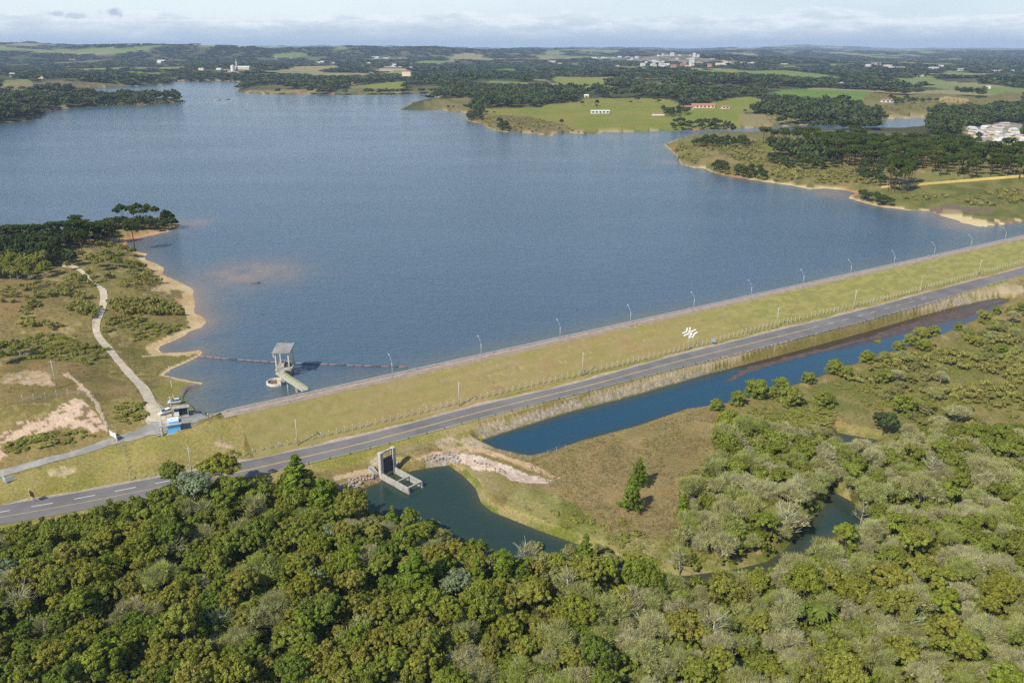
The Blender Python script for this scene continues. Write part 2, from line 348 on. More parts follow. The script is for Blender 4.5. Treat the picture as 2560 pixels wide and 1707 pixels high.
def leafmat(name, cols, bright=.5, hue=.03, trans=.25):
    """leaves: hue differs from tree to tree and from leaf cluster to leaf cluster"""
    m = bpy.data.materials.new(name); m.use_nodes = True; t = m.node_tree; t.nodes.clear()
    oi = node(t, "ShaderNodeObjectInfo"); tint = node(t, "ShaderNodeAttribute", attribute_name="tint")
    cr = node(t, "ShaderNodeValToRGB", {0: oi.outputs["Random"]}); e = cr.color_ramp.elements
    e[0].position = 0; e[0].color = (*cols[0], 1); e[1].position = 1; e[1].color = (*cols[-1], 1)
    for i, c in enumerate(cols[1:-1]): q = e.new((i + 1) / (len(cols) - 1)); q.color = (*c, 1)
    hs = node(t, "ShaderNodeHueSaturation", {"Hue": rng(t, tint.outputs["Fac"], 0, 1, .5 - hue, .5 + hue), "Saturation": 1.0, "Value": rng(t, tint.outputs["Fac"], 0, 1, 1 - bright, 1 + bright), "Color": cr.outputs[0]})
    d = node(t, "ShaderNodeBsdfDiffuse", {"Color": hs.outputs[0]}); tr = node(t, "ShaderNodeBsdfTranslucent", {"Color": hs.outputs[0]})
    mx = node(t, "ShaderNodeMixShader", {0: trans, 1: d.outputs[0], 2: tr.outputs[0]}); out = node(t, "ShaderNodeOutputMaterial", {"Surface": mx.outputs[0]})
    return m
concrete = plain("concrete", (.42, .40, .35), .85, .3, 1.2, dirt=(.22, .20, .15))
pale_concrete = plain("pale_concrete", (.52, .48, .39), .85, .3, 1.2, dirt=(.36, .32, .24))
stained_concrete = plain("stained_concrete", (.36, .33, .27), .9, .45, .6, dirt=(.13, .11, .08))
asphalt = plain("asphalt", (.165, .152, .145), .9, .25, .12, dirt=(.205, .18, .165))
gravel_mat = plain("gravel", (.54, .455, .32), .95, .3, .5, dirt=(.43, .36, .245))
crest_mat = plain("crest_gravel", (.36, .27, .205), .95, .25, .4)
entry_mat = plain("worn_asphalt", (.30, .285, .25), .95, .35, .35, dirt=(.2, .19, .17))
white_paint = plain("white_paint", (.78, .77, .73), .5, .1)
yellow_paint = plain("yellow_paint", (.62, .46, .14), .7, .3, .8)
road_white = plain("road_white", (.72, .72, .70), .7, .2, 1.)
metal = plain("galvanised_steel", (.52, .55, .57), .45, .15, 2., .3)
dark_metal = plain("dark_steel", (.06, .062, .068), .6, .3, 2.)
glass = plain("dark_glass", (.03, .04, .05), .12, .1)
blue_dark = plain("blue_wall", (.035, .22, .62), .6, .08); blue_light = plain("light_blue_wall", (.16, .52, .92), .6, .08)
roof_tile = plain("clay_roof", (.40, .155, .09), .85, .3, .8); roof_grey = plain("grey_roof", (.42, .41, .40), .85, .25, .8)
wall_white = plain("white_wall", (.62, .60, .56), .8, .12, .5); wall_cream = plain("cream_wall", (.62, .52, .36), .8, .15, .5); wall_brick = plain("brick_wall", (.42, .23, .15), .85, .2, .5)
rust = plain("faded_red_float", (.34, .175, .145), .7, .3, .6); boom_dark = plain("dark_float", (.10, .055, .05), .7, .3, .6)
rail_yellow = plain("pale_yellow_rail", (.58, .58, .27), .6, .15)
rubber = plain("rubber", (.02, .02, .02), .8, .1)
carp_white = plain("white_car_paint", (.82, .82, .80), .25, .04); carp_silver = plain("silver_car_paint", (.62, .68, .72), .3, .05, 1., .25)
stone_mat = plain("stone", (.40, .36, .32), .95, .35, .5); red_stone = plain("reddish_stone", (.36, .24, .17), .95, .35, .6)
bark = plain("bark", (.14, .11, .085), .95, .35, 2.); pale_bark = plain("pale_bark", (.46, .43, .36), .9, .3, 1.5); red_bark = plain("reddish_bark", (.17, .085, .05), .95, .3, 2.)
skin = plain("skin", (.42, .26, .18), .6, .05); cloth_white = plain("white_cloth", (.75, .75, .75), .8, .05); cloth_dark = plain("dark_cloth", (.02, .022, .03), .9, .1); hair_mat = plain("hair", (.02, .015, .012), .8, .1)
sign_blue = plain("blue_sign", (.30, .42, .60), .5, .08); black_mat = plain("black_panel", (.012, .012, .014), .6, .1)
yellow_wall = plain("yellow_wall", (.78, .58, .17), .85, .15, .4)
lm_green = leafmat("green_leaves", [(.205, .262, .036), (.30, .290, .046), (.25, .300, .040), (.32, .295, .062), (.165, .228, .036), (.28, .300, .052), (.315, .280, .058)], .40, .010, .35)
lm_mass = leafmat("mass_leaves", [(.235, .265, .045), (.235, .265, .045)], .45, .022, .35)
lm_grey = leafmat("grey_twigs", [(.43, .41, .19), (.37, .39, .125), (.49, .47, .25), (.39, .365, .17), (.33, .37, .08), (.44, .44, .16)], .40, .012, .3)
lm_round = leafmat("round_leaves", [(.30, .32, .05), (.25, .29, .055), (.35, .34, .075), (.22, .27, .045)], .35, .012, .35)
lm_olive = leafmat("olive_leaves", [(.28, .28, .10), (.25, .25, .08), (.32, .31, .12)], .35, .012)
lm_pine = leafmat("conifer_needles", [(.19, .26, .03), (.15, .215, .026), (.23, .28, .034)], .4, .015)
lm_arau = leafmat("dark_needles", [(.085, .12, .02), (.065, .10, .018), (.12, .14, .024)], .45, .015)
lm_far = leafmat("far_leaves", [(.074, .094, .032), (.074, .094, .032)], .75, .035, .2)
lm_shrub = leafmat("shrub_leaves", [(.33, .33, .065), (.27, .29, .055), (.37, .34, .10), (.30, .31, .07)], .35, .012, .4)
lm_silver = leafmat("silver_leaves", [(.26, .30, .16), (.22, .27, .14)], .35, .01)
lm_grass = leafmat("dry_grass", [(.26, .215, .09), (.26, .215, .09)], .4, .03, .3)

# ------------------------------------------------------------------ the ground: one sheet to the horizon, fine near, coarse far
rr = [62.0]
while rr[-1] < 26000:
    r_ = rr[-1]; rr.append(r_ + min(max(r_ * r_ * .0021 / 118, .35), r_ * .02))
rr = np.array(rr); aa = np.radians(np.linspace(-47, 47, 1000))
RR, AA = np.meshgrid(rr, aa, indexing="ij"); GX = (RR * np.sin(AA)).ravel(); GY = (RR * np.cos(AA)).ravel()
GZ, DR, DP, GS, GT, GR = height(GX, GY, True)
PX, PY = proj(GX, GY, GZ)
ppm = F / np.maximum(GR, 60)
JX = PX + (fbm(GX / 3.5, GY / 3.5, 31, 3) - .5) * np.minimum(4.5 * ppm, 22); JY = PY + (fbm(GX / 3.5, GY / 3.5, 47, 3) - .5) * np.minimum(1.8 * ppm, 9)
def col(c): return np.array(c, np.float32)
n_big = fbm(GX / 38, GY / 38, 61, 4); n_mid = fbm(GX / 8, GY / 8, 71, 4); n_fin = fbm(GX / 1.7, GY / 1.7, 81, 3)
def lerp(a, b, k): return a + (b - a) * np.clip(k, 0, 1)[:, None]
COL = lerp(col((.235, .185, .075)), col((.175, .152, .048)), (n_big * .6 + n_mid * .4 - .40) * 5)
COL = lerp(COL, col((.33, .27, .13)), (n_mid * .5 + n_fin * .5 - .56) * 6)
COL = lerp(COL, col((.085, .085, .022)), (.40 - n_mid * .4 - n_fin * .6) * 5)
def paint(poly, c, k=1.0, soft=None, test=None):
    m = inside(JX, JY, poly)
    if test is not None: m &= test
    if m.any(): COL[m] = COL[m] * (1 - k) + (col(c) if not callable(c) else c(m)) * k
def two(a, b, n, lo=.38, hi=.62):
    return lambda m: lerp(col(a), col(b), ((n[m] - lo) / (hi - lo)))
# far land: dark woods with some fields and bare ground between
farm = (GR > 900) & (GT < 0)
fn = fbm(GX / 210, GY / 300, 91, 4)
fk = np.clip((GR - 850) / 300, 0, 1) * (GT < 10)
COL = lerp(COL, lerp(np.broadcast_to(col((.060, .068, .030)), COL.shape), col((.12, .115, .05)), (fn - .5) * 7), fk)
fcell = fbm(GX / 420, GY / 620, 97, 3)
k = fk * (GR > 2100) * (fcell > .635)
COL = lerp(COL, lerp(np.broadcast_to(col((.15, .20, .055)), COL.shape), col((.25, .22, .11)), (vnoise(GX / 300, GY / 300, 5) - .45) * 6), k)
FIELDS = []                       # open ground where no wood is planted
def field(poly, c, wood=False):
    paint(poly, c); FIELDS.append(np.array(poly))
G1, G2, G3 = (.135, .20, .028), (.19, .21, .045), (.10, .19, .03)
field(zM([(0, 290), (130, 268), (420, 250), (550, 300), (560, 350), (410, 400), (200, 400), (0, 370)]), two((.20, .165, .07), (.13, .13, .04), n_mid))
field(zM([(555, 360), (800, 358), (1100, 352), (1180, 318), (1500, 300), (1560, 262), (2000, 255), (2352, 262), (2500, 300), (2500, 560), (2352, 575), (1740, 590), (1500, 560), (1380, 520), (1250, 485), (1000, 430), (730, 420), (570, 430)]), two((.17, .195, .032), (.215, .205, .05), n_big))
field(zM([(410, 400), (570, 430), (730, 420), (1000, 430), (1250, 485), (1380, 520), (1500, 560), (1740, 590), (1700, 610), (1480, 605), (1200, 610), (800, 585), (620, 545), (440, 470)]), two((.20, .155, .075), (.12, .115, .04), n_mid))
field(zC([(0, 690), (200, 700), (450, 640), (560, 630), (640, 650), (640, 720), (500, 745), (650, 800), (500, 835), (0, 850)]), two((.17, .20, .034), (.21, .205, .05), n_big))
field(zC([(480, 740), (800, 760), (900, 790), (640, 830), (500, 835)]), (.235, .20, .09))
field(zC([(640, 640), (740, 595), (880, 580), (1080, 590), (1350, 600), (1330, 640), (1480, 655), (1400, 680), (1200, 670), (1000, 690), (760, 650)]), two((.10, .19, .03), (.14, .20, .035), n_big))
field(zC([(1340, 605), (1560, 625), (1800, 610), (2060, 640), (2250, 600), (2352, 610), (2352, 700), (2100, 720), (1700, 750), (1450, 760), (1100, 700), (1300, 660)]), two((.19, .165, .06), (.135, .125, .045), n_big))
field(zC([(1780, 650), (1840, 630), (2020, 655), (1960, 668), (1830, 670)]), (.36, .27, .13))
field(zC([(1400, 755), (1700, 755), (1780, 775), (1700, 790), (1440, 780)]), (.30, .25, .15))
field(zC([(600, 920), (680, 895), (900, 905), (1090, 985), (1090, 1003), (860, 1000), (690, 985)]), two((.12, .165, .025), (.20, .19, .05), n_mid))
field(zC([(940, 925), (1060, 935), (1100, 985), (1000, 970)]), (.23, .22, .10))
field(zC([(1720, 830), (1860, 818), (2000, 830), (1900, 850), (1750, 845)]), (.30, .25, .12))
field(zC([(0, 945), (90, 915), (300, 870), (600, 900), (680, 985), (700, 1040), (1000, 1060), (1400, 1090), (1450, 1200), (1300, 1240), (950, 1235), (500, 1165), (200, 1095), (60, 1020)]), two((.215, .175, .075), (.125, .13, .04), n_mid))
field(zC([(1420, 1235), (1620, 1180), (1900, 1120), (2352, 1060), (2600, 1060), (2600, 1500), (1700, 1372), (1200, 1290), (1300, 1245)]), two((.175, .165, .055), (.105, .12, .032), n_mid))
field(zC([(1620, 1160), (1800, 1090), (2352, 1100), (2352, 1145), (1900, 1170), (1630, 1205)]), two((.17, .175, .05), (.20, .19, .065), n_mid))
field(zC([(1930, 900), (1950, 850), (2200, 800), (2600, 830), (2600, 940), (2100, 945)]), (.26, .24, .20))
field(zA([(0, 525), (220, 515), (215, 555), (150, 575), (0, 590)]), two((.17, .18, .05), (.21, .19, .07), n_big))
field(zA([(0, 575), (220, 545), (420, 525), (700, 545), (880, 560), (500, 590), (300, 600), (0, 605)]), two((.19, .15, .075), (.12, .115, .045), n_mid))
field(zA([(1040, 448), (1120, 440), (1225, 435), (1190, 458), (1060, 468)]), G2); field(zA([(720, 482), (900, 470), (935, 474), (920, 485), (740, 488)]), G2)
field(zA([(380, 440), (640, 435), (620, 445), (400, 452)]), (.22, .19, .09)); field(zA([(0, 420), (300, 425), (280, 432), (0, 432)]), (.17, .18, .06))
field(zA([(1140, 525), (1420, 520), (1590, 535), (1430, 530), (1150, 530)]), (.26, .19, .11))
field(zA([(1590, 605), (1620, 592), (1780, 590), (2050, 580), (2130, 610), (2000, 617), (1700, 614)]), two((.27, .20, .09), (.16, .15, .055), n_mid))
field(zB([(100, 570), (300, 545), (485, 530), (470, 575), (380, 590), (180, 590)]), G2); field(zB([(0, 590), (150, 575), (480, 590), (690, 605), (350, 618), (0, 620)]), two((.16, .15, .06), (.10, .11, .04), n_mid))
field(zB([(1050, 447), (1205, 450), (1200, 478), (1060, 475)]), G3); field(zB([(1420, 500), (1600, 505), (1770, 512), (1780, 560), (1690, 575), (1560, 558), (1440, 528)]), G2); field(zB([(1290, 515), (1400, 520), (1420, 535), (1320, 530)]), (.20, .19, .08))
field(zB([(615, 440), (690, 440), (690, 462), (640, 460)]), G3); field(zB([(1540, 410), (1630, 412), (1620, 440), (1550, 435)]), (.12, .18, .06)); field(zC([(365, 450), (480, 452), (470, 490), (380, 475)]), G2); field(zC([(1630, 505), (1770, 500), (1780, 520), (1640, 522)]), G2); field(zC([(660, 485), (740, 488), (720, 498), (670, 495)]), G2)
field(zB([(240, 395), (370, 370), (480, 378), (400, 398), (260, 405)]), (.36, .30, .19)); field(zB([(210, 460), (330, 450), (540, 455), (470, 465), (230, 470)]), (.38, .31, .24)); field(zN([(240, 225), (360, 210), (400, 240), (560, 220), (560, 235), (300, 248)]), (.36, .33, .22))
TOWN = zT([(380, 175), (700, 160), (1000, 150), (1300, 125), (1560, 132), (1700, 185), (2000, 195), (2150, 238), (2350, 238), (2340, 255), (2100, 250), (1700, 222), (1500, 225), (1300, 215), (1000, 215), (800, 215), (650, 195), (400, 197)])
VILLAGE = zC([(1950, 890), (2010, 850), (2100, 835), (2200, 815), (2600, 830), (2600, 950), (2200, 945), (2060, 915)])
for q_ in (TOWN, zC([(1310, 430), (1400, 428), (1560, 440), (1550, 452), (1400, 446)]), zC([(1730, 445), (1815, 440), (1815, 465), (1730, 462)]), zN([(1700, 105), (1800, 100), (2110, 88), (2110, 112), (1800, 125), (1700, 122)])): field(q_, two((.22, .20, .16), (.10, .11, .06), n_big))
# near land on the reservoir's side
paint(zD([(0, 505), (240, 510), (230, 600), (150, 720), (60, 860), (0, 900)]), two((.245, .17, .075), (.20, .165, .065), n_mid))
paint(zD([(0, 1080), (500, 1050), (700, 1150), (850, 1250), (700, 1330), (560, 1260), (300, 1320), (100, 1340), (0, 1300)]), two((.225, .165, .075), (.165, .135, .05), n_mid))
paint(zD([(0, 1140), (180, 1105), (330, 1130), (340, 1180), (360, 1215), (150, 1205), (0, 1200)]), two((.40, .31, .22), (.28, .21, .10), n_fin))
er = zD([(-60, 1600), (60, 1500), (110, 1440), (250, 1425), (360, 1370), (400, 1320), (520, 1295), (590, 1350), (640, 1420), (700, 1500), (600, 1520), (450, 1480), (330, 1530), (130, 1560), (60, 1580)])
paint(er, two((.56, .42, .32), (.45, .34, .24), n_fin, .35, .7)); paint(er, (.16, .12, .05), .85, test=n_fin > .60)
paint(zD([(420, 1130), (480, 1190), (560, 1270), (620, 1340), (690, 1500), (710, 1500), (640, 1330), (580, 1255), (500, 1180), (440, 1120)]), (.50, .38, .27))
paint(zV([(0, 300), (60, 420), (0, 470), (-60, 480), (-60, 280)]), (.50, .36, .26))
# lawn round the guard hut and down to the road
paint([(-60, 1235), (0, 1205), (285, 1108), (430, 1080), (545, 1048), (600, 1040), (620, 1140), (500, 1178), (250, 1225), (0, 1268), (-60, 1275)], two((.215, .205, .055), (.285, .235, .095), n_mid * .5 + n_big * .5, .35, .62))
paint(zD([(990, 1250), (1130, 1160), (1240, 1180), (1330, 1200), (1270, 1290), (1360, 1372), (1270, 1395), (1100, 1400), (1060, 1330), (1000, 1270)]), two((.21, .20, .055), (.27, .22, .10), n_mid))
paint(zD([(1190, 1240), (1240, 1185), (1310, 1188), (1255, 1250), (1270, 1300), (1350, 1372), (1290, 1390), (1190, 1290), (1150, 1260)]), two((.25, .205, .17), (.17, .155, .12), n_fin))
paint(zD([(780, 970), (950, 925), (1060, 905), (1230, 870), (1200, 900), (960, 965), (960, 1000), (1200, 1010), (1300, 1000), (1200, 1060), (1080, 1110), (960, 1130), (860, 1060)]), two((.215, .175, .07), (.15, .145, .04), n_mid))
paint(zV([(560, 610), (700, 560), (860, 540), (900, 600), (740, 660), (600, 650)]), two((.42, .36, .22), (.28, .24, .09), n_fin)); paint(zG([(1390, 270), (1470, 275), (1520, 320), (1420, 300)]), (.42, .32, .22)); paint(zD([(950, 1300), (1040, 1330), (1130, 1400), (1200, 1420), (1140, 1470), (960, 1470)]), (.46, .42, .34))
# shore: sand and bare red earth where the water has gone down, darker where still wet
sw = np.where(GR < 700, 1.6 + 5 * fbm(GX / 30, GY / 30, 15, 2), 1.5 + 6 * fbm(GX / 90, GY / 90, 16, 2)) * (.35 + .65 * np.clip((fbm(GX / 70, GY / 70, 19, 2) - .36) * 7, 0, 1))
red = fbm(GX / 60, GY / 60, 23, 2)
sandc = lerp(np.broadcast_to(col((.56, .44, .26)), COL.shape), col((.42, .22, .12)), (red - .5) * 8)
mk = (DR > -4) & (DR < sw) & (GT < -2); wk_ = np.clip((sw - DR) / (.45 * sw), 0, 1) * np.where(GR > 800, .55, 1.); COL[mk] = lerp(COL[mk], sandc[mk], wk_[mk])
SAND = zD([(935, 420), (960, 392), (1000, 405), (1062, 440), (1060, 480), (1110, 510), (1180, 540), (1240, 570), (1262, 600), (1278, 680), (1275, 740), (1330, 770), (1352, 795), (1310, 835), (1240, 860), (1200, 890), (1140, 920), (1040, 955), (1030, 975), (1060, 998), (1200, 998), (1300, 980), (1318, 997), (1240, 1012), (1060, 1020), (985, 1005), (955, 965),
           (1030, 930), (1110, 890), (1190, 850), (1240, 825), (1210, 770), (1190, 690), (1195, 630), (1100, 620), (1050, 602), (990, 595), (995, 575), (1060, 555), (1055, 530), (1010, 470)])
paint(SAND, two((.52, .41, .245), (.44, .325, .18), n_mid)); paint(zD([(880, 1010), (960, 1005), (1060, 1015), (1000, 1025)]), (.46, .38, .22))
paint(zD([(1150, 655), (1195, 650), (1190, 685), (1165, 680)]), (.46, .24, .17)); paint(zD([(1100, 590), (1195, 588), (1190, 640), (1110, 620)]), (.17, .15, .06))
paint(zP([(800, 640), (1200, 580), (1300, 540), (1500, 520), (1800, 470), (1960, 420), (1990, 440), (1800, 530), (1500, 580), (1250, 640), (1000, 670)]), two((.50, .33, .20), (.40, .20, .10), n_mid))
paint(zS([(930, 745), (1130, 662), (1300, 648), (1500, 690), (1700, 720), (1900, 745), (1930, 770), (1800, 790), (1500, 770), (1250, 790), (1080, 800)]), (.16, .125, .09)); paint(zS([(1080, 800), (1180, 740), (1400, 735), (1500, 770), (1400, 800)]), (.27, .22, .12))
paint(zS([(1080, 800), (1350, 790), (1520, 830), (1690, 885), (2100, 870), (2352, 900), (2352, 880), (1900, 860), (2352, 935), (1730, 940), (1450, 930), (1380, 890), (1200, 850)]), (.52, .43, .25)); paint(zS([(1570, 950), (1800, 935), (2170, 940), (2100, 982), (1800, 990)]), (.56, .46, .27)); paint(zS([(1720, 915), (2350, 885), (2352, 940), (1800, 935)]), (.24, .17, .11))
# below the dam
paint(dF([(1230, 1062), (1350, 1012), (1500, 968), (1640, 925), (1660, 1000), (1620, 1080), (1560, 1150), (1540, 1230), (1400, 1230), (1300, 1180), (1180, 1130), (1220, 1090)]), two((.265, .20, .095), (.20, .165, .07), n_mid * .6 + n_fin * .4))
paint(dF([(1180, 1120), (1290, 1130), (1330, 1170), (1400, 1230), (1560, 1240), (1700, 1280), (1760, 1288), (1700, 1302), (1560, 1320), (1460, 1315), (1300, 1243), (1150, 1180)]), two((.26, .235, .09), (.15, .165, .035), n_mid))
berm = (GT > 32.2) & (DP > 0) & (DP < 16) & (GS > 95) & (GS < 560) & (GT < 46)
COL[berm] = lerp(np.broadcast_to(col((.34, .275, .16)), COL.shape)[berm], col((.40, .33, .23)), (n_fin[berm] - .44) * 7)
COL[berm & (n_mid > .66)] = col((.22, .20, .06))
al = (DP > -.5) & (DP < .7) & (GT > 30) & (fbm(GX / 14, GY / 14, 77, 2) > .42); COL[al] = col((.135, .125, .022))
paint(zH([(955, 105), (1120, 70), (1240, 30), (1400, -45), (1450, -60), (1330, 20), (1200, 75), (1060, 115), (965, 125)]), (.36, .33, .02))
paint(zH([(230, 230), (300, 200), (320, 330), (250, 290)]), (.40, .34, .25)); paint(zH([(0, 375), (120, 345), (250, 320), (300, 325), (290, 345), (150, 372), (0, 395)]), (.44, .34, .22))
paint(zH([(500, 255), (700, 200), (890, 165), (920, 175), (1100, 215), (1330, 300), (1490, 375), (1430, 370), (1300, 325), (1060, 240), (880, 195), (720, 215), (520, 265)]), two((.50, .36, .25), (.40, .29, .17), n_fin))
paint(zH([(700, 85), (780, 115), (900, 160), (890, 170), (760, 120)]), (.45, .36, .22))
paint(zH([(760, 205), (900, 225), (1050, 260), (1180, 310), (1300, 360), (1440, 388), (1340, 420), (1180, 385), (1050, 330), (920, 315), (800, 270)]), two((.46, .36, .30), (.60, .49, .42), n_fin))
paint(zH([(600, 260), (690, 215), (800, 205), (830, 270), (760, 295), (620, 320)]), two((.36, .33, .30), (.25, .22, .16), n_fin)); paint(zH([(40, 430), (120, 380), (310, 345), (330, 395), (100, 470)]), two((.36, .30, .25), (.28, .19, .13), n_fin))
paint(zH([(800, 300), (920, 315), (1050, 335), (1180, 390), (1280, 430), (1180, 480), (1000, 520), (960, 470), (880, 380)]), two((.225, .195, .07), (.27, .22, .11), n_mid))
pool_shore = (DP > -3) & (DP < .6) & (GT > 50); COL[pool_shore] = col((.20, .13, .07))
wet = (DP > -.3) & (DP < 1.5) & (GT > 52) & (GS > 40); COL[wet] = lerp(np.broadcast_to(col((.25, .22, .10)), COL.shape)[wet], col((.13, .15, .03)), (n_mid[wet] - .40) * 9)
# the floor of the woods in front
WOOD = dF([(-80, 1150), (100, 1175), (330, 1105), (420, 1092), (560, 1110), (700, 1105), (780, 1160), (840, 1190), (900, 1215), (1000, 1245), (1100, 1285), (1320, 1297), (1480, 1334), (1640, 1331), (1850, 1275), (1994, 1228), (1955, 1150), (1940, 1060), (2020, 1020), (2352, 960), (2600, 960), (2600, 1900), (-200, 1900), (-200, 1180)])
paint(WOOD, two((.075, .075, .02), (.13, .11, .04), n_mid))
SCR_ = dF([(1690, 935), (1850, 895), (1980, 855), (2150, 795), (2352, 715), (2700, 620), (2700, 985), (2352, 985), (2100, 1005), (1980, 1000), (1930, 960), (1880, 1000), (1800, 970)])
paint(SCR_, two((.23, .195, .075), (.145, .155, .04), n_mid * .55 + n_big * .45, .40, .56))
verge = (GT > 18.8) & (GT < 34) & (GS > -60) & (GS < 620) & (DP > 4)
verge &= ~(berm & (GT > 33.5)); COL[verge] = lerp(np.broadcast_to(col((.225, .215, .055)), COL.shape)[verge], col((.30, .245, .11)), (n_mid[verge] - .42) * 5)

m, t, b = newmat("ground_cover")
a = node(t, "ShaderNodeAttribute", attribute_name="cover"); pos = node(t, "ShaderNodeNewGeometry").outputs["Position"]
f1 = nz(t, 1.6, 4, pos, .7); f2 = nz(t, .22, 4, pos)
c = mixc(t, 1.0, a.outputs["Color"], node(t, "ShaderNodeCombineColor", {0: rng(t, f1, .3, .7, .62, 1.3), 1: rng(t, f1, .3, .7, .62, 1.3), 2: rng(t, f1, .3, .7, .6, 1.25)}).outputs[0], "MULTIPLY")
c = mixc(t, rng(t, f2, .3, .75, 0, .35), c, mixc(t, 1., c, (1.25, .98, .7), "MULTIPLY"))
t.links.new(c, b.inputs["Base Color"]); b.inputs["Roughness"].default_value = 1; b.inputs["Specular IOR Level"].default_value = .1
bp = node(t, "ShaderNodeBump", {"Strength": .7, "Distance": .35, "Height": nz(t, .9, 5, pos, .7)}); t.links.new(bp.outputs[0], b.inputs["Normal"])
ground_mat = m
nr, na = len(rr), len(aa); ii = (np.arange(nr - 1)[:, None] * na + np.arange(na - 1)[None]).ravel()
GZs = GZ - .45 * np.clip((GS - (S0 + 7)) / 10, 0, 1) * np.clip((18.8 - GT) / 1.5, 0, 1) * np.clip((GT + 30) / 2, 0, 1) * np.clip((S1 - 40 - GS) / 10, 0, 1)        # the dam's own body lies on top here
g = obj("ground", mesh("ground", np.stack([GX, GY, GZs], 1), np.stack([ii, ii + na, ii + na + 1, ii + 1], 1)[:, ::-1], [ground_mat], True, colors={"cover": COL}))
tag(g, "dry grassland, bare earth and woodland floor around the reservoir", None, None, "structure")

def resample(pl, step):
    p = np.asarray(pl, float); d = np.r_[0, np.cumsum(np.hypot(*np.diff(p, axis=0).T))]; n = max(2, int(d[-1] / step))
    q = np.linspace(0, d[-1], n); r = np.stack([np.interp(q, d, p[:, 0]), np.interp(q, d, p[:, 1])], 1)
    for _ in range(3):
        r[1:-1] = (r[:-2] + r[1:-1] * 2 + r[2:]) / 4
    return r
# ------------------------------------------------------------------ water
def watermat(name, deep, shallow, wave, sx, bump, muddy=(.26, .17, .115)):
    m, t, b = newmat(name)
    p = node(t, "ShaderNodeNewGeometry").outputs["Position"]
    sh = node(t, "ShaderNodeAttribute", attribute_name="shallow"); mu = node(t, "ShaderNodeAttribute", attribute_name="silt")
    c = mixc(t, sh.outputs["Fac"], deep, shallow); c = mixc(t, mu.outputs["Fac"], c, muddy)
    t.links.new(c, b.inputs["Base Color"]); b.inputs["Roughness"].default_value = .12; b.inputs["IOR"].default_value = 1.33
    def wv(s, rot, sy, det):
        mp = node(t, "ShaderNodeMapping", {"Vector": p, "Rotation": (0, 0, rad(rot)), "Scale": (sx, sy, 1)})
        return nz(t, s, det, mp.outputs[0], .55)
    gust = rng(t, nz(t, .012, 4, node(t, "ShaderNodeMapping", {"Vector": p, "Rotation": (0, 0, rad(20)), "Scale": (.3, 1, 1)}).outputs[0]), .36, .64, .68, 1.0)
    h = node(t, "ShaderNodeMath", {0: wv(wave, -8, 1.0, 3), 1: wv(wave * .23, 14, .9, 2)}, operation="ADD").outputs[0]
    h = node(t, "ShaderNodeMath", {0: h, 1: gust}, operation="MULTIPLY").outputs[0]
    bp = node(t, "ShaderNodeBump", {"Strength": 1.0, "Distance": bump, "Height": h}); t.links.new(bp.outputs[0], b.inputs["Normal"])
    return m
def watersheet(name, poly, z, r0, r1, nr_, na_, mat_, keep, silt=None, label=None):
    ra = np.geomspace(r0, r1, nr_); p = np.asarray(poly); an = np.arctan2(p[:, 0], p[:, 1]); aw = np.linspace(an.min() - .03, an.max() + .03, na_)
    R2, A2 = np.meshgrid(ra, aw, indexing="ij"); X = (R2 * np.sin(A2)).ravel(); Y = (R2 * np.cos(A2)).ravel()
    d = sdist(X, Y, p); s_, t_ = st(X, Y)
    i2 = (np.arange(nr_ - 1)[:, None] * na_ + np.arange(na_ - 1)[None]).ravel(); q = np.stack([i2, i2 + 1, i2 + na_ + 1, i2 + na_], 1)
    ok = np.min(d[q], 1) < np.maximum(keep, R2.ravel()[i2] * .012)
    ok &= np.max(np.abs(t_[q]), 1) * 0 + np.max(t_[q] if z > -1 else -t_[q], 1) < (0.5 if z > -1 else -25)
    q = q[ok]; used = np.unique(q); mp = np.zeros(len(X), np.int64); mp[used] = np.arange(len(used))
    X, Y, d = X[used], Y[used], d[used]; r_ = np.hypot(X, Y)
    shl = np.exp(np.minimum(d, 0) / np.where(z > -1, 5 + r_ * .006, 2.0)) * (.35 + .65 * fbm(X / 60, Y / 60, 3, 2))
    sl = silt(X, Y, d) if silt else np.zeros_like(X)
    o = obj(name, mesh(name, np.stack([X, Y, np.full_like(X, z)], 1), mp[q], [mat_], True, {"shallow": shl, "silt": sl}))
    return tag(o, label, None, None, "structure")
shoal = at(*zD([(1640, 480)])[0], 0); shoal2 = at(*zD([(1290, 150)])[0], 0); shoal3 = [at(*zC([q])[0], 0) for q in ((40, 1060), (1080, 1270), (1760, 1400), (1900, 1470))]
def silt_res(X, Y, d):
    n = fbm(X / 7, Y / 12, 8, 4)
    def blob(c, a, b_, rot=0): return np.exp(-((X - c[0]) / a) ** 2 - ((Y - c[1]) / b_) ** 2)
    s = blob(shoal, 24, 27) * (.1 + 1.5 * n) * .8 + blob(shoal2, 9, 12) * .5
    for c_ in shoal3: s = s + blob(c_, 14, 18) * .55
    beach = np.exp(np.minimum(d, 0) / 7) * np.exp(-((X + 150) / 60) ** 2 - ((Y - 330) / 60) ** 2) * .8
    return np.clip(s + beach, 0, .85)
res_mat = watermat("reservoir_water", (.052, .098, .140), (.13, .13, .10), .8, .5, .55)
watersheet("reservoir_water", RESW, 0.0, 190, 3700, 420, 620, res_mat, 4, silt_res, "wide rippled blue-grey reservoir behind the dam")
can_mat = watermat("canal_water", (.016, .060, .098), (.05, .055, .03), 1.1, .8, .06, (.050, .036, .030))
def silt_can(X, Y, d):
    s_, t_ = st(X, Y); edge = np.interp(s_, [210, 240, 300, 350, 400, 430], [35, 40, 47, 52, 58, 70]) + (fbm(X / 6, Y / 6, 4, 3) - .5) * 6
    return np.clip((edge - t_) * .5, 0, 1) * np.clip((s_ - 205) / 25, 0, 1)
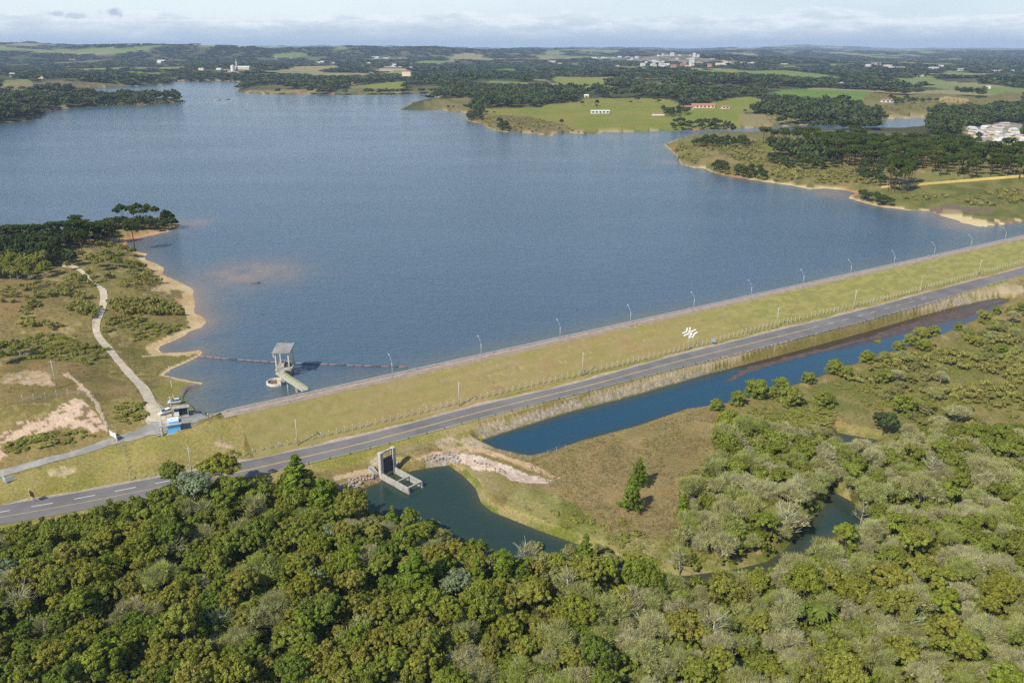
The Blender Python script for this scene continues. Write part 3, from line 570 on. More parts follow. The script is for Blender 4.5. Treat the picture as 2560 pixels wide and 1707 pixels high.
watersheet("canal_water", CANW, ZP, 175, 620, 260, 420, can_mat, 1.5, silt_can, "dark blue canal along the foot of the dam with brown weed at its upper end")
can_mat.node_tree.nodes["Principled BSDF"].inputs["Roughness"].default_value = .07
wd = dF([(1655, 878), (1720, 842), (1800, 824), (1890, 800), (1990, 775), (2080, 744), (2170, 722), (2250, 703), (2322, 686), (2290, 700), (2225, 725), (2140, 745), (2050, 768), (1960, 790), (1880, 810), (1800, 832), (1730, 852), (1690, 872)])
wq = resample(np.r_[ats(wd, ZP + .03), ats(wd, ZP + .03)[:1]], 1.2); wq = wq + (np.stack([fbm(wq[:, 0] / 4, wq[:, 1] / 4, 5, 3), fbm(wq[:, 0] / 4, wq[:, 1] / 4, 9, 3)], 1) - .5) * 3.5
wp = obj("floating_weed", mesh("floating_weed", np.c_[wq[:-1], np.full(len(wq) - 1, ZP + .03)], [tuple(range(len(wq) - 1))], [plain("brown_weed", (.105, .072, .055), .9, .4, .35, dirt=(.07, .055, .035))])); tag(wp, "brown floating weed covering the upper end of the canal", None, None, "stuff")
if wp.data.polygons[0].normal.z < 0: wp.data.flip_normals()
pool_mat = watermat("pool_water", (.022, .046, .036), (.085, .075, .035), 1.0, .8, .10)
watersheet("pool_water", POOLW, ZP, 130, 420, 300, 420, pool_mat, 1.2, None, "dark green pool and creek below the outlet")

# ------------------------------------------------------------------ ribbons laid on the land: roads, tracks, markings
def ribbon(name, left, right, lift, mat_, zf=None, nw=7, label=None, parent=None):
    n = len(left); V = []; k = np.linspace(0, 1, nw)
    P = left[:, None, :] * (1 - k)[None, :, None] + right[:, None, :] * k[None, :, None]; P = P.reshape(-1, 2)
    z = (height(P[:, 0], P[:, 1]) if zf is None else zf(P[:, 0], P[:, 1])) + lift
    i = (np.arange(n - 1)[:, None] * nw + np.arange(nw - 1)[None]).ravel()
    me = mesh(name, np.c_[P, z], np.stack([i, i + 1, i + nw + 1, i + nw], 1), [mat_], True)
    o = obj(name, me, parent)
    if me.polygons[0].normal.z < 0: me.flip_normals()
    return tag(o, label, None, None, "structure") if parent is None else o
def rz(x, y): return np.full(np.shape(x), -5.38)
ru = resample(ats(ROAD_UP, -5.38), 3.0); rl = resample(ats(ROAD_LO, -5.38), 3.0)
nmin = min(len(ru), len(rl)); 
def par(pl, n): 
    q = np.linspace(0, len(pl) - 1, n); i = np.arange(len(pl)); return np.stack([np.interp(q, i, pl[:, 0]), np.interp(q, i, pl[:, 1])], 1)
NR = 420; ru = par(ru, NR); rl = par(rl, NR)
# match the two edges across the road
cen = (ru + rl) / 2; tan = np.gradient(cen, axis=0); tan /= np.hypot(tan[:, 0], tan[:, 1])[:, None]; nrm = np.stack([-tan[:, 1], tan[:, 0]], 1)
hw = np.abs(((ru - rl) * nrm).sum(1)) / 2; hw = np.convolve(np.pad(hw, 8, "edge"), np.ones(17) / 17, "valid")
road_l, road_r = cen + nrm * hw[:, None], cen - nrm * hw[:, None]
def road_zone(x, y): return segdist(x, y, cen[::4]) 
ribbon("road", road_l, road_r, 0, asphalt, rz, 3, "two-lane asphalt road along the foot of the dam")
rlen = np.r_[0, np.cumsum(np.hypot(*np.diff(cen, axis=0).T))]
def across(k, wdt): return cen + nrm * (hw * k)[:, None] + nrm * wdt / 2, cen + nrm * (hw * k)[:, None] - nrm * wdt / 2
def mark(name, kf, wdt, i0, i1, mat_, dash=None, label=None):
    V = []; Fc = []
    kk = kf(np.arange(NR)) if callable(kf) else np.full(NR, kf)
    a_, b_ = across(kk, wdt)
    def P(l, arr): return (np.interp(l, rlen, arr[:, 0]), np.interp(l, rlen, arr[:, 1]), -5.374)
    l = rlen[i0]
    while l < rlen[i1] - .1:
        e = min(l + (dash[0] if dash else 2.0), rlen[i1]); bq = len(V)
        V += [P(l, b_), P(e, b_), P(e, a_), P(l, a_)]; Fc.append((bq, bq + 1, bq + 2, bq + 3)); l = e + (dash[1] if dash else 0)
    o = obj(name, mesh(name, V, Fc, [mat_])); return tag(o, label, None, None, "structure")
ix = lambda px: int(np.argmin(np.abs(proj(cen[:, 0], cen[:, 1], -5.38)[0] - px)))
yk = lambda i: np.interp(i, [ix(0), ix(300), ix(700), ix(1000), ix(1900), NR], [-.30, -.24, -.12, -.10, -.05, 0])
mark("road_centre_line", lambda i: yk(i) + .022, .16, 0, ix(2030), yellow_paint, None, "yellow line along the middle of the road")
mark("road_centre_line", lambda i: yk(i) - .030, .16, ix(560), ix(2030), yellow_paint, None, "second yellow line beside the first on the road")
mark("road_lane_dashes", lambda i: np.interp(i, [ix(0), ix(500)], [.24, .36]), .24, 0, ix(590), road_white, (5.2, 5.0), "white dashes parting the two upper lanes of the road")
mark("road_centre_dashes", 0.0, .16, ix(2030), ix(2330), road_white, (4, 6), "pale dashes on the far stretch of the road")
mark("road_edge_line", -.93, .12, ix(640), NR - 2, road_white, None, "white line along the canal edge of the road")
mark("road_edge_line", .93, .12, 0, ix(2300), road_white, None, "white line along the fence edge of the road")
dust = plain("verge_dust", (.42, .33, .22), .95, .3, .4)
ribbon("road_verge", road_l + nrm * (1.1 + .5 * np.sin(rlen * .13) + .4 * np.sin(rlen * .37))[:, None], road_l - nrm * .1, -.015, dust, lambda x, y: np.full(np.shape(x), -5.375), 2, "dusty strip along the fence edge of the road")
_us = np.linspace(0, 16, 65); _bi = []; _bu = []
for i_ in range(0, NR, 1):
    q_ = cen[i_][None] - nrm[i_][None] * (hw[i_] + 1.15 + _us)[:, None]; hit = np.where(sdist(q_[:, 0], q_[:, 1], CANW) < 0)[0]
    if len(hit) and rlen[i_] > rlen[ix(1000)]: _bi.append(i_); _bu.append(_us[hit[0]] + .5)
_bi = np.array(_bi); _bu = np.convolve(np.pad(np.array(_bu), 4, "edge"), np.ones(9) / 9, "valid"); _bi = np.arange(_bi[0], _bi[-1] + 1); _bu = np.interp(_bi, np.linspace(_bi[0], _bi[-1], len(_bu)), _bu)
def densify(a_): q_ = np.linspace(0, len(a_) - 1, len(a_) * 4); k_ = np.arange(len(a_)); return np.stack([np.interp(q_, k_, a_[:, j]) for j in range(a_.shape[1])], 1)
_top = densify(cen[_bi] - nrm[_bi] * (hw[_bi] + 1.15)[:, None]); _bot = densify(cen[_bi] - nrm[_bi] * (hw[_bi] + 1.15 + _bu)[:, None]); NWB = 14
_k = np.linspace(0, 1, NWB); _P = _top[:, None] * (1 - _k)[None, :, None] + _bot[:, None] * _k[None, :, None]; _kk = np.broadcast_to(_k, _P.shape[:2])
_z = -5.40 + (ZP - .12 + 5.40) * (_kk ** .8) + (fbm(_P[..., 0] / 1.3, _P[..., 1] / 1.3, 91, 4) - .5) * 1.1 * np.sin(np.pi * np.clip(_kk, 0, 1)) + .12 * np.sin(np.pi * _kk)
_i = (np.arange(len(_top) - 1)[:, None] * NWB + np.arange(NWB - 1)[None]).ravel()
m, t, b = newmat("canal_bank"); p = node(t, "ShaderNodeNewGeometry").outputs["Position"]
c = mixc(t, rng(t, nz(t, .9, 6, p, .7), .38, .62), (.22, .185, .10), (.46, .37, .28)); c = mixc(t, rng(t, nz(t, .13, 4, p), .54, .66), c, (.25, .22, .085)); c = mixc(t, rng(t, nz(t, 2.6, 3, p, .7), .58, .7, 0, .8), c, (.10, .085, .05))
zz_ = node(t, "ShaderNodeSeparateXYZ", {0: p}).outputs["Z"]; c = mixc(t, rng(t, node(t, "ShaderNodeMath", {0: zz_, 1: nz(t, .35, 3, p)}, operation="SUBTRACT").outputs[0], -9.45, -9.85), c, (.14, .125, .03))
t.links.new(c, b.inputs["Base Color"]); b.inputs["Roughness"].default_value = 1; bp = node(t, "ShaderNodeBump", {"Strength": 1., "Distance": .5, "Height": nz(t, 1.5, 5, p, .7)}); t.links.new(bp.outputs[0], b.inputs["Normal"])
o = obj("canal_bank", mesh("canal_bank", np.c_[_P.reshape(-1, 2), _z.ravel()], np.stack([_i, _i + 1, _i + NWB + 1, _i + NWB], 1), [m], True)); 
if o.data.polygons[0].normal.z < 0: o.data.flip_normals()
tag(o, "rough pale earth and stone bank between the road and the canal", None, None, "structure")
def track(name, edge_a, edge_b, lift, mat_, step, label, nw=7):
    A = ground(*np.array(edge_a, float).T); B = ground(*np.array(edge_b, float).T)
    a_ = resample(np.stack(A[:2], 1), step); b_ = resample(np.stack(B[:2], 1), step); n = max(len(a_), len(b_))
    a_, b_ = par(a_, n), par(b_, n); wob = (fbm(a_[:, 0] / 3, a_[:, 1] / 3, 5, 3) - .5)[:, None]
    return ribbon(name, a_ + (a_ - b_) * wob * .22, b_ + (b_ - a_) * wob[::-1] * .22, lift, mat_, None, nw, label)
track("gravel_track", zD([(400, 420), (480, 425), (540, 455), (580, 490), (600, 530), (650, 590), (655, 650), (635, 720), (600, 800), (605, 870), (640, 930), (700, 990), (760, 1070), (830, 1150), (900, 1230), (950, 1320), (970, 1390), (950, 1450)]),
      zD([(410, 440), (475, 445), (525, 475), (560, 510), (640, 550), (700, 590), (705, 650), (690, 720), (655, 800), (650, 860), (690, 920), (745, 970), (800, 1050), (880, 1130), (970, 1220), (1020, 1310), (1060, 1390), (1110, 1450)]), .14, gravel_mat, 2.0, "pale gravel track winding along the shore to the gate house")
track("entry_road", [(-120, 1205), (0, 1176), (104, 1147), (208, 1120), (290, 1092), (350, 1072), (395, 1048), (440, 1040), (480, 1036), (525, 1030), (552, 1024)], [(-120, 1220), (0, 1192), (104, 1164), (208, 1136), (300, 1107), (360, 1092), (400, 1084), (440, 1075), (480, 1066), (525, 1053), (552, 1046)], .12, entry_mat, 2.0, "worn grey access road climbing to the dam crest")

# ------------------------------------------------------------------ the dam
m, t, b = newmat("dam_grass")
p = node(t, "ShaderNodeTexCoord").outputs["Object"]; p2 = node(t, "ShaderNodeMapping", {"Vector": p, "Scale": (.055, .02, 1)}).outputs[0]
k1 = nz(t, 1.0, 3, p2); k2 = nz(t, .16, 5, p); k3 = nz(t, 1.4, 4, p, .7)
c = mixc(t, rng(t, k1, .40, .62), (.315, .235, .11), (.245, .22, .065)); c = mixc(t, rng(t, k2, .54, .70), c, (.225, .22, .06))
c = mixc(t, rng(t, k2, .48, .34), c, (.26, .175, .085)); c = mixc(t, rng(t, nz(t, .5, 5, p, .75), .56, .70, 0, .8), c, (.43, .39, .16)); c = mixc(t, rng(t, nz(t, .07, 3, p), .40, .60, 0, .5), c, (.31, .225, .10)); c = mixc(t, rng(t, k3, .44, .25, 0, .6), c, (.13, .12, .035))
gx = node(t, "ShaderNodeSeparateXYZ", {0: p}).outputs["X"]
c = mixc(t, rng(t, gx, 190, 280, 0, .65), c, mixc(t, rng(t, nz(t, 1., 2, node(t, "ShaderNodeMapping", {"Vector": p, "Rotation": (0, 0, rad(-28)), "Scale": (.17, .02, 1)}).outputs[0]), .44, .56), (.285, .275, .082), (.20, .21, .055)))
c = mixc(t, rng(t, gx, S0 + 8, S0 + 80, .75, 0), c, mixc(t, rng(t, nz(t, .35, 5, p, .7), .36, .62), (.195, .185, .05), (.275, .23, .085)))
t.links.new(c, b.inputs["Base Color"]); b.inputs["Roughness"].default_value = 1; b.inputs["Specular IOR Level"].default_value = .1
bp = node(t, "ShaderNodeBump", {"Strength": .6, "Distance": .2, "Height": k3}); t.links.new(bp.outputs[0], b.inputs["Normal"])
dam_grass = m
ss = np.arange(S0 + 6, S1 - 20, 2.0); tt = np.array([2.1, 2.6, 4, 6, 8, 10, 12, 14, 16, 17.5, 18.8]); 
TS, TT = np.meshgrid(ss, tt, indexing="ij")
zz = dam_profile(TT) + (fbm(TS / 5, TT / 5, 4, 3) - .5) * .35 * np.clip((TT - 2) / 3, 0, 1) + .04; zz[:, -1] -= .5
i = (np.arange(len(ss) - 1)[:, None] * len(tt) + np.arange(len(tt) - 1)[None]).ravel()
dam = empty("earth_dam", (*xy(0, 0), 0), DA, "long straight earth dam with a mown grass slope and a stone-faced water side", "dam")
obj("grass_slope", mesh("grass_slope", np.stack([TS.ravel(), -TT.ravel(), zz.ravel()], 1), np.stack([i, i + len(tt), i + len(tt) + 1, i + 1], 1)[:, ::-1], [dam_grass], True), dam)
up = MB(); S0_, S1_ = S0 + 2, S1 - 20
up.add([(S0_, 30, -9.5), (S1_, 30, -9.5), (S1_, 2.5, 2.25), (S0_, 2.5, 2.25)], [(0, 1, 2, 3)]); up.build("water_face", stained_concrete, dam)
MB().box(S0_, S1_, 2.05, 2.55, 1.6, 2.62).build("kerb", concrete, dam)
MB().box(S0_, S1_, -2.3, -2.05, 2.2, 2.60).build("kerb", concrete, dam)
cp = MB(); cp.box(S0_, S1_, -2.05, 2.05, 1.9, 2.52); o = cp.build("crest_path", crest_mat, None, dam.location, DA); tag(o, "brown gravel path along the dam crest", None, None, "structure")

# ------------------------------------------------------------------ plants: template meshes
class Leaves:
    """many small leaf faces gathered in clumps over the lobes of a crown"""
    def __init__(s, seed): s.r = np.random.default_rng(seed); s.V = []; s.T = []
    def quads(s, P, Nrm, size, aspect, tint, spread=.5):
        n = len(P); r = s.r
        Nn = Nrm + r.normal(0, spread, (n, 3)); Nn /= np.linalg.norm(Nn, axis=1)[:, None] + 1e-9
        A = np.cross(Nn, r.normal(0, 1, (n, 3))); A /= np.linalg.norm(A, axis=1)[:, None] + 1e-9; B = np.cross(Nn, A)
        sz = size * r.uniform(.6, 1.4, n)[:, None]; A = A * sz * aspect; B = B * sz / aspect
        s.V.append(np.stack([P - A - B * .5, P + A * .2 - B, P + A + B * .4, P - A * .3 + B], 1).reshape(-1, 3)); s.T.append(np.repeat(tint, 4))
    def lobe(s, c, R, n, size, aspect=1.2, zs=1.0, low=-.35, clumps=None, spread=.5, fill=.2):
        r = s.r; c = np.array(c, float); R = np.array([R, R, R * zs]) if np.isscalar(R) else np.array(R, float)
        d = r.normal(0, 1, (n * 3, 3)); d /= np.linalg.norm(d, axis=1)[:, None]; d = d[d[:, 2] > low][:n]; n = len(d)
        k = np.where(r.random(n) < fill, r.uniform(.45, .9, n), r.uniform(.88, 1.08, n))
        P = c + d * k[:, None] * R; q = np.full(n, r.random())
        if clumps:                        # leaves drawn together into sprays with gaps between
            cc = r.normal(0, 1, (clumps, 3)); cc /= np.linalg.norm(cc, axis=1)[:, None]; cc = cc[cc[:, 2] > low]
            j = r.integers(0, len(cc), n); cp_ = c + cc[j] * R * r.uniform(.8, 1.05, len(cc))[j][:, None]; o = r.normal(0, 1, (n, 3)); o /= np.linalg.norm(o, axis=1)[:, None]
            rad_ = (R.mean() * 1.5 / math.sqrt(clumps)) * r.uniform(.6, 1.25, len(cc))[j][:, None]; o[:, 2] *= .8
            P = cp_ + o * rad_ * r.random((n, 1)) ** .33; d = d * 0 + cc[j] * .35 + o * .9; q = (r.random(len(cc)) * .55 + q[0] * .45)[j]
        s.quads(P, d, size, aspect, np.clip(q + r.normal(0, .12, n), 0, 1), spread)
    def blades(s, c, R, n, ln, wd, up=.4):
        """thin twigs or grass blades springing outwards"""
        r = s.r; c = np.array(c, float); R = np.array(R, float) if not np.isscalar(R) else np.array([R] * 3)
        d = r.normal(0, 1, (n, 3)); d[:, 2] = np.abs(d[:, 2]) * .9 - .15; d /= np.linalg.norm(d, axis=1)[:, None]
        P = c + d * R * r.uniform(.35, 1.0, (n, 1)); u = d + r.normal(0, .45, (n, 3)) + [0, 0, up]; u /= np.linalg.norm(u, axis=1)[:, None]
        sd = np.cross(u, r.normal(0, 1, (n, 3))); sd /= np.linalg.norm(sd, axis=1)[:, None]; l = ln * r.uniform(.5, 1.4, (n, 1)); sd = sd * wd * r.uniform(.6, 1.5, (n, 1))
        s.V.append(np.stack([P - sd, P + sd, P + u * l + sd * .3, P + u * l - sd * .3], 1).reshape(-1, 3)); s.T.append(np.repeat(np.clip(r.random() * .5 + r.normal(.25, .2, n), 0, 1), 4))
    def mesh(s, name, mat_):
        V = np.concatenate(s.V); return mesh(name, V, np.arange(len(V)).reshape(-1, 4), [mat_], False, {"tint": np.concatenate(s.T)})
def limbs(seed, h, n, r0, spread, mat_, start=.35, name="trunk", lean=.0, twigs=2):
    q = random.Random(seed); m_ = MB(); top = Vector((q.uniform(-1, 1) * lean, q.uniform(-1, 1) * lean, h * .8))
    m_.tube([(0, 0, -.4), (top.x * .3, top.y * .3, h * .3), tuple(top)], r0, 6, r0 * .4)
    for i in range(n):
        k = start + (1 - start) * (i + .5) / n; a = i * 2.4 + q.uniform(-.4, .4); l = spread * (1.15 - k * .5) * q.uniform(.7, 1.1)
        p0 = Vector((top.x * k, top.y * k, h * .8 * k)); e = p0 + Vector((math.cos(a) * l, math.sin(a) * l, h * (.18 + .14 * k))); md = (p0 + e) / 2 + Vector((q.uniform(-.4, .4), q.uniform(-.4, .4), -.2))
        m_.tube([p0, md, e], r0 * .38, 4, r0 * .12)
        for j in range(twigs):
            e2 = md + Vector((q.uniform(-1, 1), q.uniform(-1, 1), q.uniform(.3, 1))) * l * .55; m_.tube([md, e2], r0 * .17, 3, r0 * .05)
    return mesh(name, m_.v, m_.f, [mat_], True)
def crown_broad(seed, R, h, n=2600, leaf=.30, lm=None, nl=9, squash=.8, clump=22, skirt=0):
    q = random.Random(seed); Lv = Leaves(seed)
    for i in range(nl):
        a = i * 2.4 + q.uniform(-.5, .5); d = R * .62 * math.sqrt((i + .3) / nl); rr_ = R * q.uniform(.36, .56)
        Lv.lobe((math.cos(a) * d, math.sin(a) * d, h - R * .45 - d * q.uniform(.12, .5) + q.uniform(-.4, .5)), rr_, n // nl, leaf, 1.25, squash, -.4, clump)
    for i in range(skirt): Lv.lobe((math.cos(i * 1.3) * R * .5, math.sin(i * 1.3) * R * .5, h * .28 + q.uniform(-.3, .4)), R * .46, n // nl, leaf, 1.25, squash, -.6, clump)
    return Lv.mesh("crown", lm)
def crown_bare(seed, R, h, n=2300, lm=None, leafy=.2):
    q = random.Random(seed); Lv = Leaves(seed)
    for i in range(13):
        a = i * 2.4 + q.uniform(-.6, .6); d = R * .85 * math.sqrt((i + .3) / 13); c = (math.cos(a) * d, math.sin(a) * d, h - R * .45 - d * .35 + q.uniform(-1.1, .8)); s_ = R * q.uniform(.20, .40)
        Lv.blades(c, (s_, s_, s_ * q.uniform(.6, 1.1)), int(n * (1 - leafy)) // 13, 1.0, .036, .5)
        Lv.lobe(c, s_ * 1.05, int(n * leafy * 2.2) // 13, .11, 1.3, .8, -.3, 12, .7)
    return Lv.mesh("crown", lm)
def crown_cone(seed, R, h, z0, n=3600, leaf=.26, lm=None):
    q = random.Random(seed); Lv = Leaves(seed); k = 26
    for i in range(k):
        f = i / (k - 1); z = z0 + (h - z0) * f; rad_ = R * (1 - f) ** .75 * (.75 + .25 * q.random()); a = i * 2.4
        d = rad_ * .62; Lv.lobe((math.cos(a) * d, math.sin(a) * d, z), max(rad_ * .55, .45), n // k, leaf, 1.4, .75, -.5, 9)
    Lv.lobe((0, 0, z0 + (h - z0) * .4), (R * .45, R * .45, (h - z0) * .42), n // 5, leaf, 1.3, 1, -.9, 12)
    return Lv.mesh("crown", lm)
def crown_arau(seed, R, h, n=1500, lm=None, leaf=.33):
    q = random.Random(seed); Lv = Leaves(seed)
    for tier, (zt, rt, c_) in enumerate(((0, 1., 9), (-1.5, .8, 7), (-2.9, .5, 5))):
        for i in range(c_):
            a = i * 2 * math.pi / c_ + tier + q.uniform(-.25, .25); d = R * rt * q.uniform(.6, .85)
            Lv.lobe((math.cos(a) * d, math.sin(a) * d, h - .8 + zt + q.uniform(-.3, .35)), R * .34, n // 24, leaf, 1.3, .55, -.4, 7)
    Lv.lobe((0, 0, h - .6), (R * .6, R * .6, .9), n // 8, leaf, 1.3, 1, -.4, 9)
    return Lv.mesh("crown", lm)
def trunk_arau(seed, R, h, mat_):
    q = random.Random(seed); m_ = MB(); m_.tube([(0, 0, -.5), (q.uniform(-.2, .2), q.uniform(-.2, .2), h * .5), (0, 0, h - .6)], .34, 7, .17)
    for i in range(9):
        a = i * .7; m_.tube([(0, 0, h - 2.2 - (i % 3) * .7), (math.cos(a) * R * .5, math.sin(a) * R * .5, h - 2.1), (math.cos(a) * R * .85, math.sin(a) * R * .85, h - 1.1)], .09, 4, .03)
    return mesh("trunk", m_.v, m_.f, [mat_], True)
def crown_palm(seed, lm):
    q = random.Random(seed); Lv = Leaves(seed); V = []; T = []
    for i in range(17):
        a = i * 2.4; l = q.uniform(2.4, 3.4); up_ = q.uniform(.1, 1.0); pr = None
        for k in range(7):
            f = k / 6; p = np.array([math.cos(a) * l * f, math.sin(a) * l * f, 6.2 + up_ * 1.9 * f - 2.3 * f * f]); sdv = np.array([-math.sin(a), math.cos(a), 0]) * (.5 * math.sin(math.pi * min(f + .12, 1)) + .03)
            if pr is not None:
                for sg in (-1, 1): V += [pr[0], pr[0] + sg * pr[1] - [0, 0, .18], p + sg * sdv - [0, 0, .18], p]; T += [q.random()] * 4
            pr = (p, sdv)
    return mesh("crown", np.array(V), np.arange(len(V)).reshape(-1, 4), [lm], False, {"tint": T})
def make_tree(name, trunk, crown):
    """template: an Empty with crown and trunk; the first use moves it, the next ones copy it"""
    return dict(name=name, trunk=trunk, crown=crown, used=0)
PLANTED = []
def plant(tpl, x, y, z, s=1.0, sz=1.0, rz=None, label=None, cat="tree", group=None, tilt=0.0):
    if "root" not in tpl:
        r_ = empty(tpl["name"], (x, y, z), 0); tpl["root"] = r_
        cs = [obj("crown", tpl["crown"], r_), obj("trunk", tpl["trunk"], r_)]; tpl["kids"] = cs
    else:
        r_ = tpl["root"].copy(); C.objects.link(r_)
        for ch in tpl["kids"]:
            c_ = ch.copy(); c_.parent = r_; C.objects.link(c_)
    r_.location = (x, y, z); r_.rotation_euler = (tilt * math.cos(x), tilt * math.sin(x), rnd.uniform(0, 6.28) if rz is None else rz); r_.scale = (s, s, s * sz)
    for k_ in ("label", "category", "group"):
        if k_ in r_: del r_[k_]
    return tag(r_, label, cat, group)
broad = [make_tree("broadleaf_tree", limbs(10 + i, 6.5, 7, .17, 2.6, bark), crown_broad(20 + i, 3.1 + .45 * (i % 4), 7.4 + .6 * (i % 5), 12500, .125, lm_green, 7 + (i * 3) % 9, .7 + .06 * (i % 5), 18 + 4 * (i % 4))) for i in range(10)]
bare = [make_tree("bare_tree", limbs(40 + i, 6.6, 12, .17, 3.1, pale_bark, .25, twigs=6, lean=.8), crown_bare(50 + i, 2.9 + .4 * (i % 4), 6.4 + .5 * (i % 4), 5200, lm_grey, .14 + .09 * (i % 4))) for i in range(9)]
roundt = [make_tree("round_crowned_tree", limbs(70 + i, 4.5, 6, .16, 2.0, pale_bark, .2), crown_broad(80 + i, 3.0, 5.2, 7000, .12, lm_round, 10, .95, 9, skirt=5)) for i in range(3)]
olive = [make_tree("olive_crowned_tree", limbs(90 + i, 5.5, 6, .16, 2.0, pale_bark, .2), crown_broad(95 + i, 3.2, 6.6, 8000, .105, lm_olive, 10, .9, 8)) for i in range(3)]
conif = [make_tree("conifer_tree", limbs(110 + i, 10, 5, .22, 1.5, bark, .3), crown_cone(115 + i, 3.1 + .3 * i, 12.5 + i, 1.6, 9000, .16, lm_pine)) for i in range(2)]
arau = [make_tree("umbrella_pine", trunk_arau(130 + i, 4.2, 14 + i, red_bark), crown_arau(135 + i, 4.2 + .3 * i, 14 + i, 3600, lm_arau, .22)) for i in range(4)]
lm_palm = leafmat('palm_fronds', [(.17, .20, .04), (.13, .17, .035)], .3, .01)
palm = make_tree("palm_tree", mesh("trunk", *(lambda m_: (m_.v, m_.f))(MB().tube([(0, 0, -.4), (.1, 0, 3), (0, 0, 6.2)], .16, 6, .12)), [pale_bark], True), crown_palm(5, lm_palm))
silver = make_tree("silver_leaved_tree", limbs(150, 6, 7, .16, 2.5, pale_bark, .2), crown_broad(151, 3.3, 7.6, 6500, .15, lm_silver, 8))
eucal = [make_tree("tall_pine", limbs(160 + i, 19, 6, .24, 2.2, bark, .6), crown_broad(165 + i, 3.6, 20.5, 5600, .24, lm_arau, 14, 1.5, 12)) for i in range(2)]
dense = [make_tree("dense_round_tree", limbs(170 + i, 6, 5, .25, 2, bark, .2), crown_broad(175 + i, 4.2, 8.8, 5200, .24, lm_far, 9, .9, 16)) for i in range(2)]
shrub = []
for i in range(5):
    Lv = Leaves(190 + i); q_ = random.Random(i)
    for j in range(5): Lv.lobe((q_.uniform(-.9, .9), q_.uniform(-.9, .9), .55 + q_.uniform(-.1, .4)), q_.uniform(.6, .95), 420, .125, 1.2, .8, -.3, 10)
    shrub.append(Lv.mesh("shrub", lm_shrub))

# ------------------------------------------------------------------ planting
def poisson(poly_px, n_try, dmin, zoff, extra=None, seed=1, zone=None):
    """random spots whose crown centre (zoff above the land) falls inside an outline of the photograph"""
    r = np.random.default_rng(seed); p = np.asarray(poly_px, float)
    cx, cy, cz = ground(p[:, 0], np.maximum(p[:, 1], 130), zoff)
    X = r.uniform(cx.min(), cx.max(), n_try); Y = r.uniform(cy.min(), cy.max(), n_try)
    Z, jr, dp, s_, t_, R_ = height(X, Y, True); u, v = proj(X, Y, Z + zoff)
    ok = inside(u, v, p) & (jr > 1.5) & (dp > 1.2)
    if extra is not None: ok &= extra(X, Y, u, v)
    X, Y, Z = X[ok], Y[ok], Z[ok]; out = []; cell = {}
    for x, y, z in zip(X, Y, Z):
        dm = dmin(x, y) if callable(dmin) else dmin
        i_, j_ = int(x // 4), int(y // 4); k_ = int(dm // 4) + 1; good = True
        for a_ in range(i_ - k_, i_ + k_ + 1):
            for b_ in range(j_ - k_, j_ + k_ + 1):
                for (qx, qy) in cell.get((a_, b_), ()):
                    if (qx - x) ** 2 + (qy - y) ** 2 < dm * dm: good = False; break
                if not good: break
            if not good: break
        if good: cell.setdefault((i_, j_), []).append((x, y)); out.append((x, y, z))
    return out
def clear_of_road(X, Y, u, v):
    return sdist(X, Y, _roadpoly) > 3.2
SPECIAL = []                            # (x, y, radius) kept free for trees placed by hand
def free(x, y): return all((x - a_) ** 2 + (y - b_) ** 2 > c_ * c_ for a_, b_, c_ in SPECIAL)
def put(tpl, px, py, hgt_m, label, group=None, wide=1.0, base_h=None, cat="tree", keep=2.2):
    """a tree whose foot is seen (or would be seen) at a pixel"""
    p_ = g1(px, py); s_ = hgt_m / tpl_h(tpl); SPECIAL.append((p_.x, p_.y, keep * s_ * wide))
    return plant(tpl, p_.x, p_.y, p_.z - .1, s_ * wide, 1 / wide, None, label, cat, group)
def tpl_h(t_):
    if "h" not in t_: t_["h"] = max(v.co.z for v in t_["crown"].vertices)
    return t_["h"]
# trees one can name
put(conif[1], zG([(1960, 700)])[0][0], 1268, 16, "tall bright green conifer beside the road by the outlet, tallest of its clump", None, 1.65)
put(conif[0], zG([(2120, 760)])[0][0], 1302, 13, "broad green conifer between the tall roadside conifer and the dark pool", None, 1.65)
put(conif[0], zG([(2270, 700)])[0][0], 1282, 9, "small conifer at the water's edge beside the outlet basin", None, 1.2)
put(conif[1], zH([(1955, 590)])[0][0], zH([(1955, 590)])[0][1], 9.8, "bigger of two green conifers standing alone in the dry meadow", None, 1.55)
put(conif[0], zH([(2003, 425)])[0][0], zH([(2003, 430)])[0][1], 9.5, "slimmer of two green conifers standing alone in the dry meadow", None, 1.3)
put(conif[1], zH([(2290, 640)])[0][0], zH([(2290, 635)])[0][1], 7.5, "bright conifer on the meadow's edge before the grey bare trees", None, 1.2)
put(olive[0], zI([(135, 835)])[0][0], zI([(135, 832)])[0][1], 6.0, "blue-green round bush tree alone on the reedy bank", None, 1.05)
put(conif[1], 986, 1348, 10, "conifer on the wooded shore of the dark pool facing the outlet", None, 1.2)
put(conif[0], 1044, 1520, 16, "big dark conifer in the middle of the woods below the pool", None, 1.75)
put(conif[0], 1195, 1500, 12, "conifer next to the silver-leaved tree in the woods", None, 1.2); put(conif[1], 1258, 1490, 13, "broad conifer in the woods right of the silver-leaved tree", None, 1.2)
put(conif[0], 1462, 1430, 11, "conifer among round olive crowns at the creek's mouth", None, 1.3); put(conif[1], 990, 1720, 10, "conifer at the lower edge of the woods", None, 1.2)
put(silver, 1140, 1515, 9, "silver-leaved tree among conifers in the woods below the pool"); put(silver, 790, 1500, 8, "pale silver-leaved tree deep in the green woods"); put(silver, 20, 1475, 8, "pale silver-leaved tree at the woods' border of the photo")
put(silver, 492, 1275, 11, "grey-green spreading tree with pale forked trunks beside the road", None, 1.15); put(silver, 830, 1385, 8, "silver-leaved shrubby tree near the pool's wooded shore")
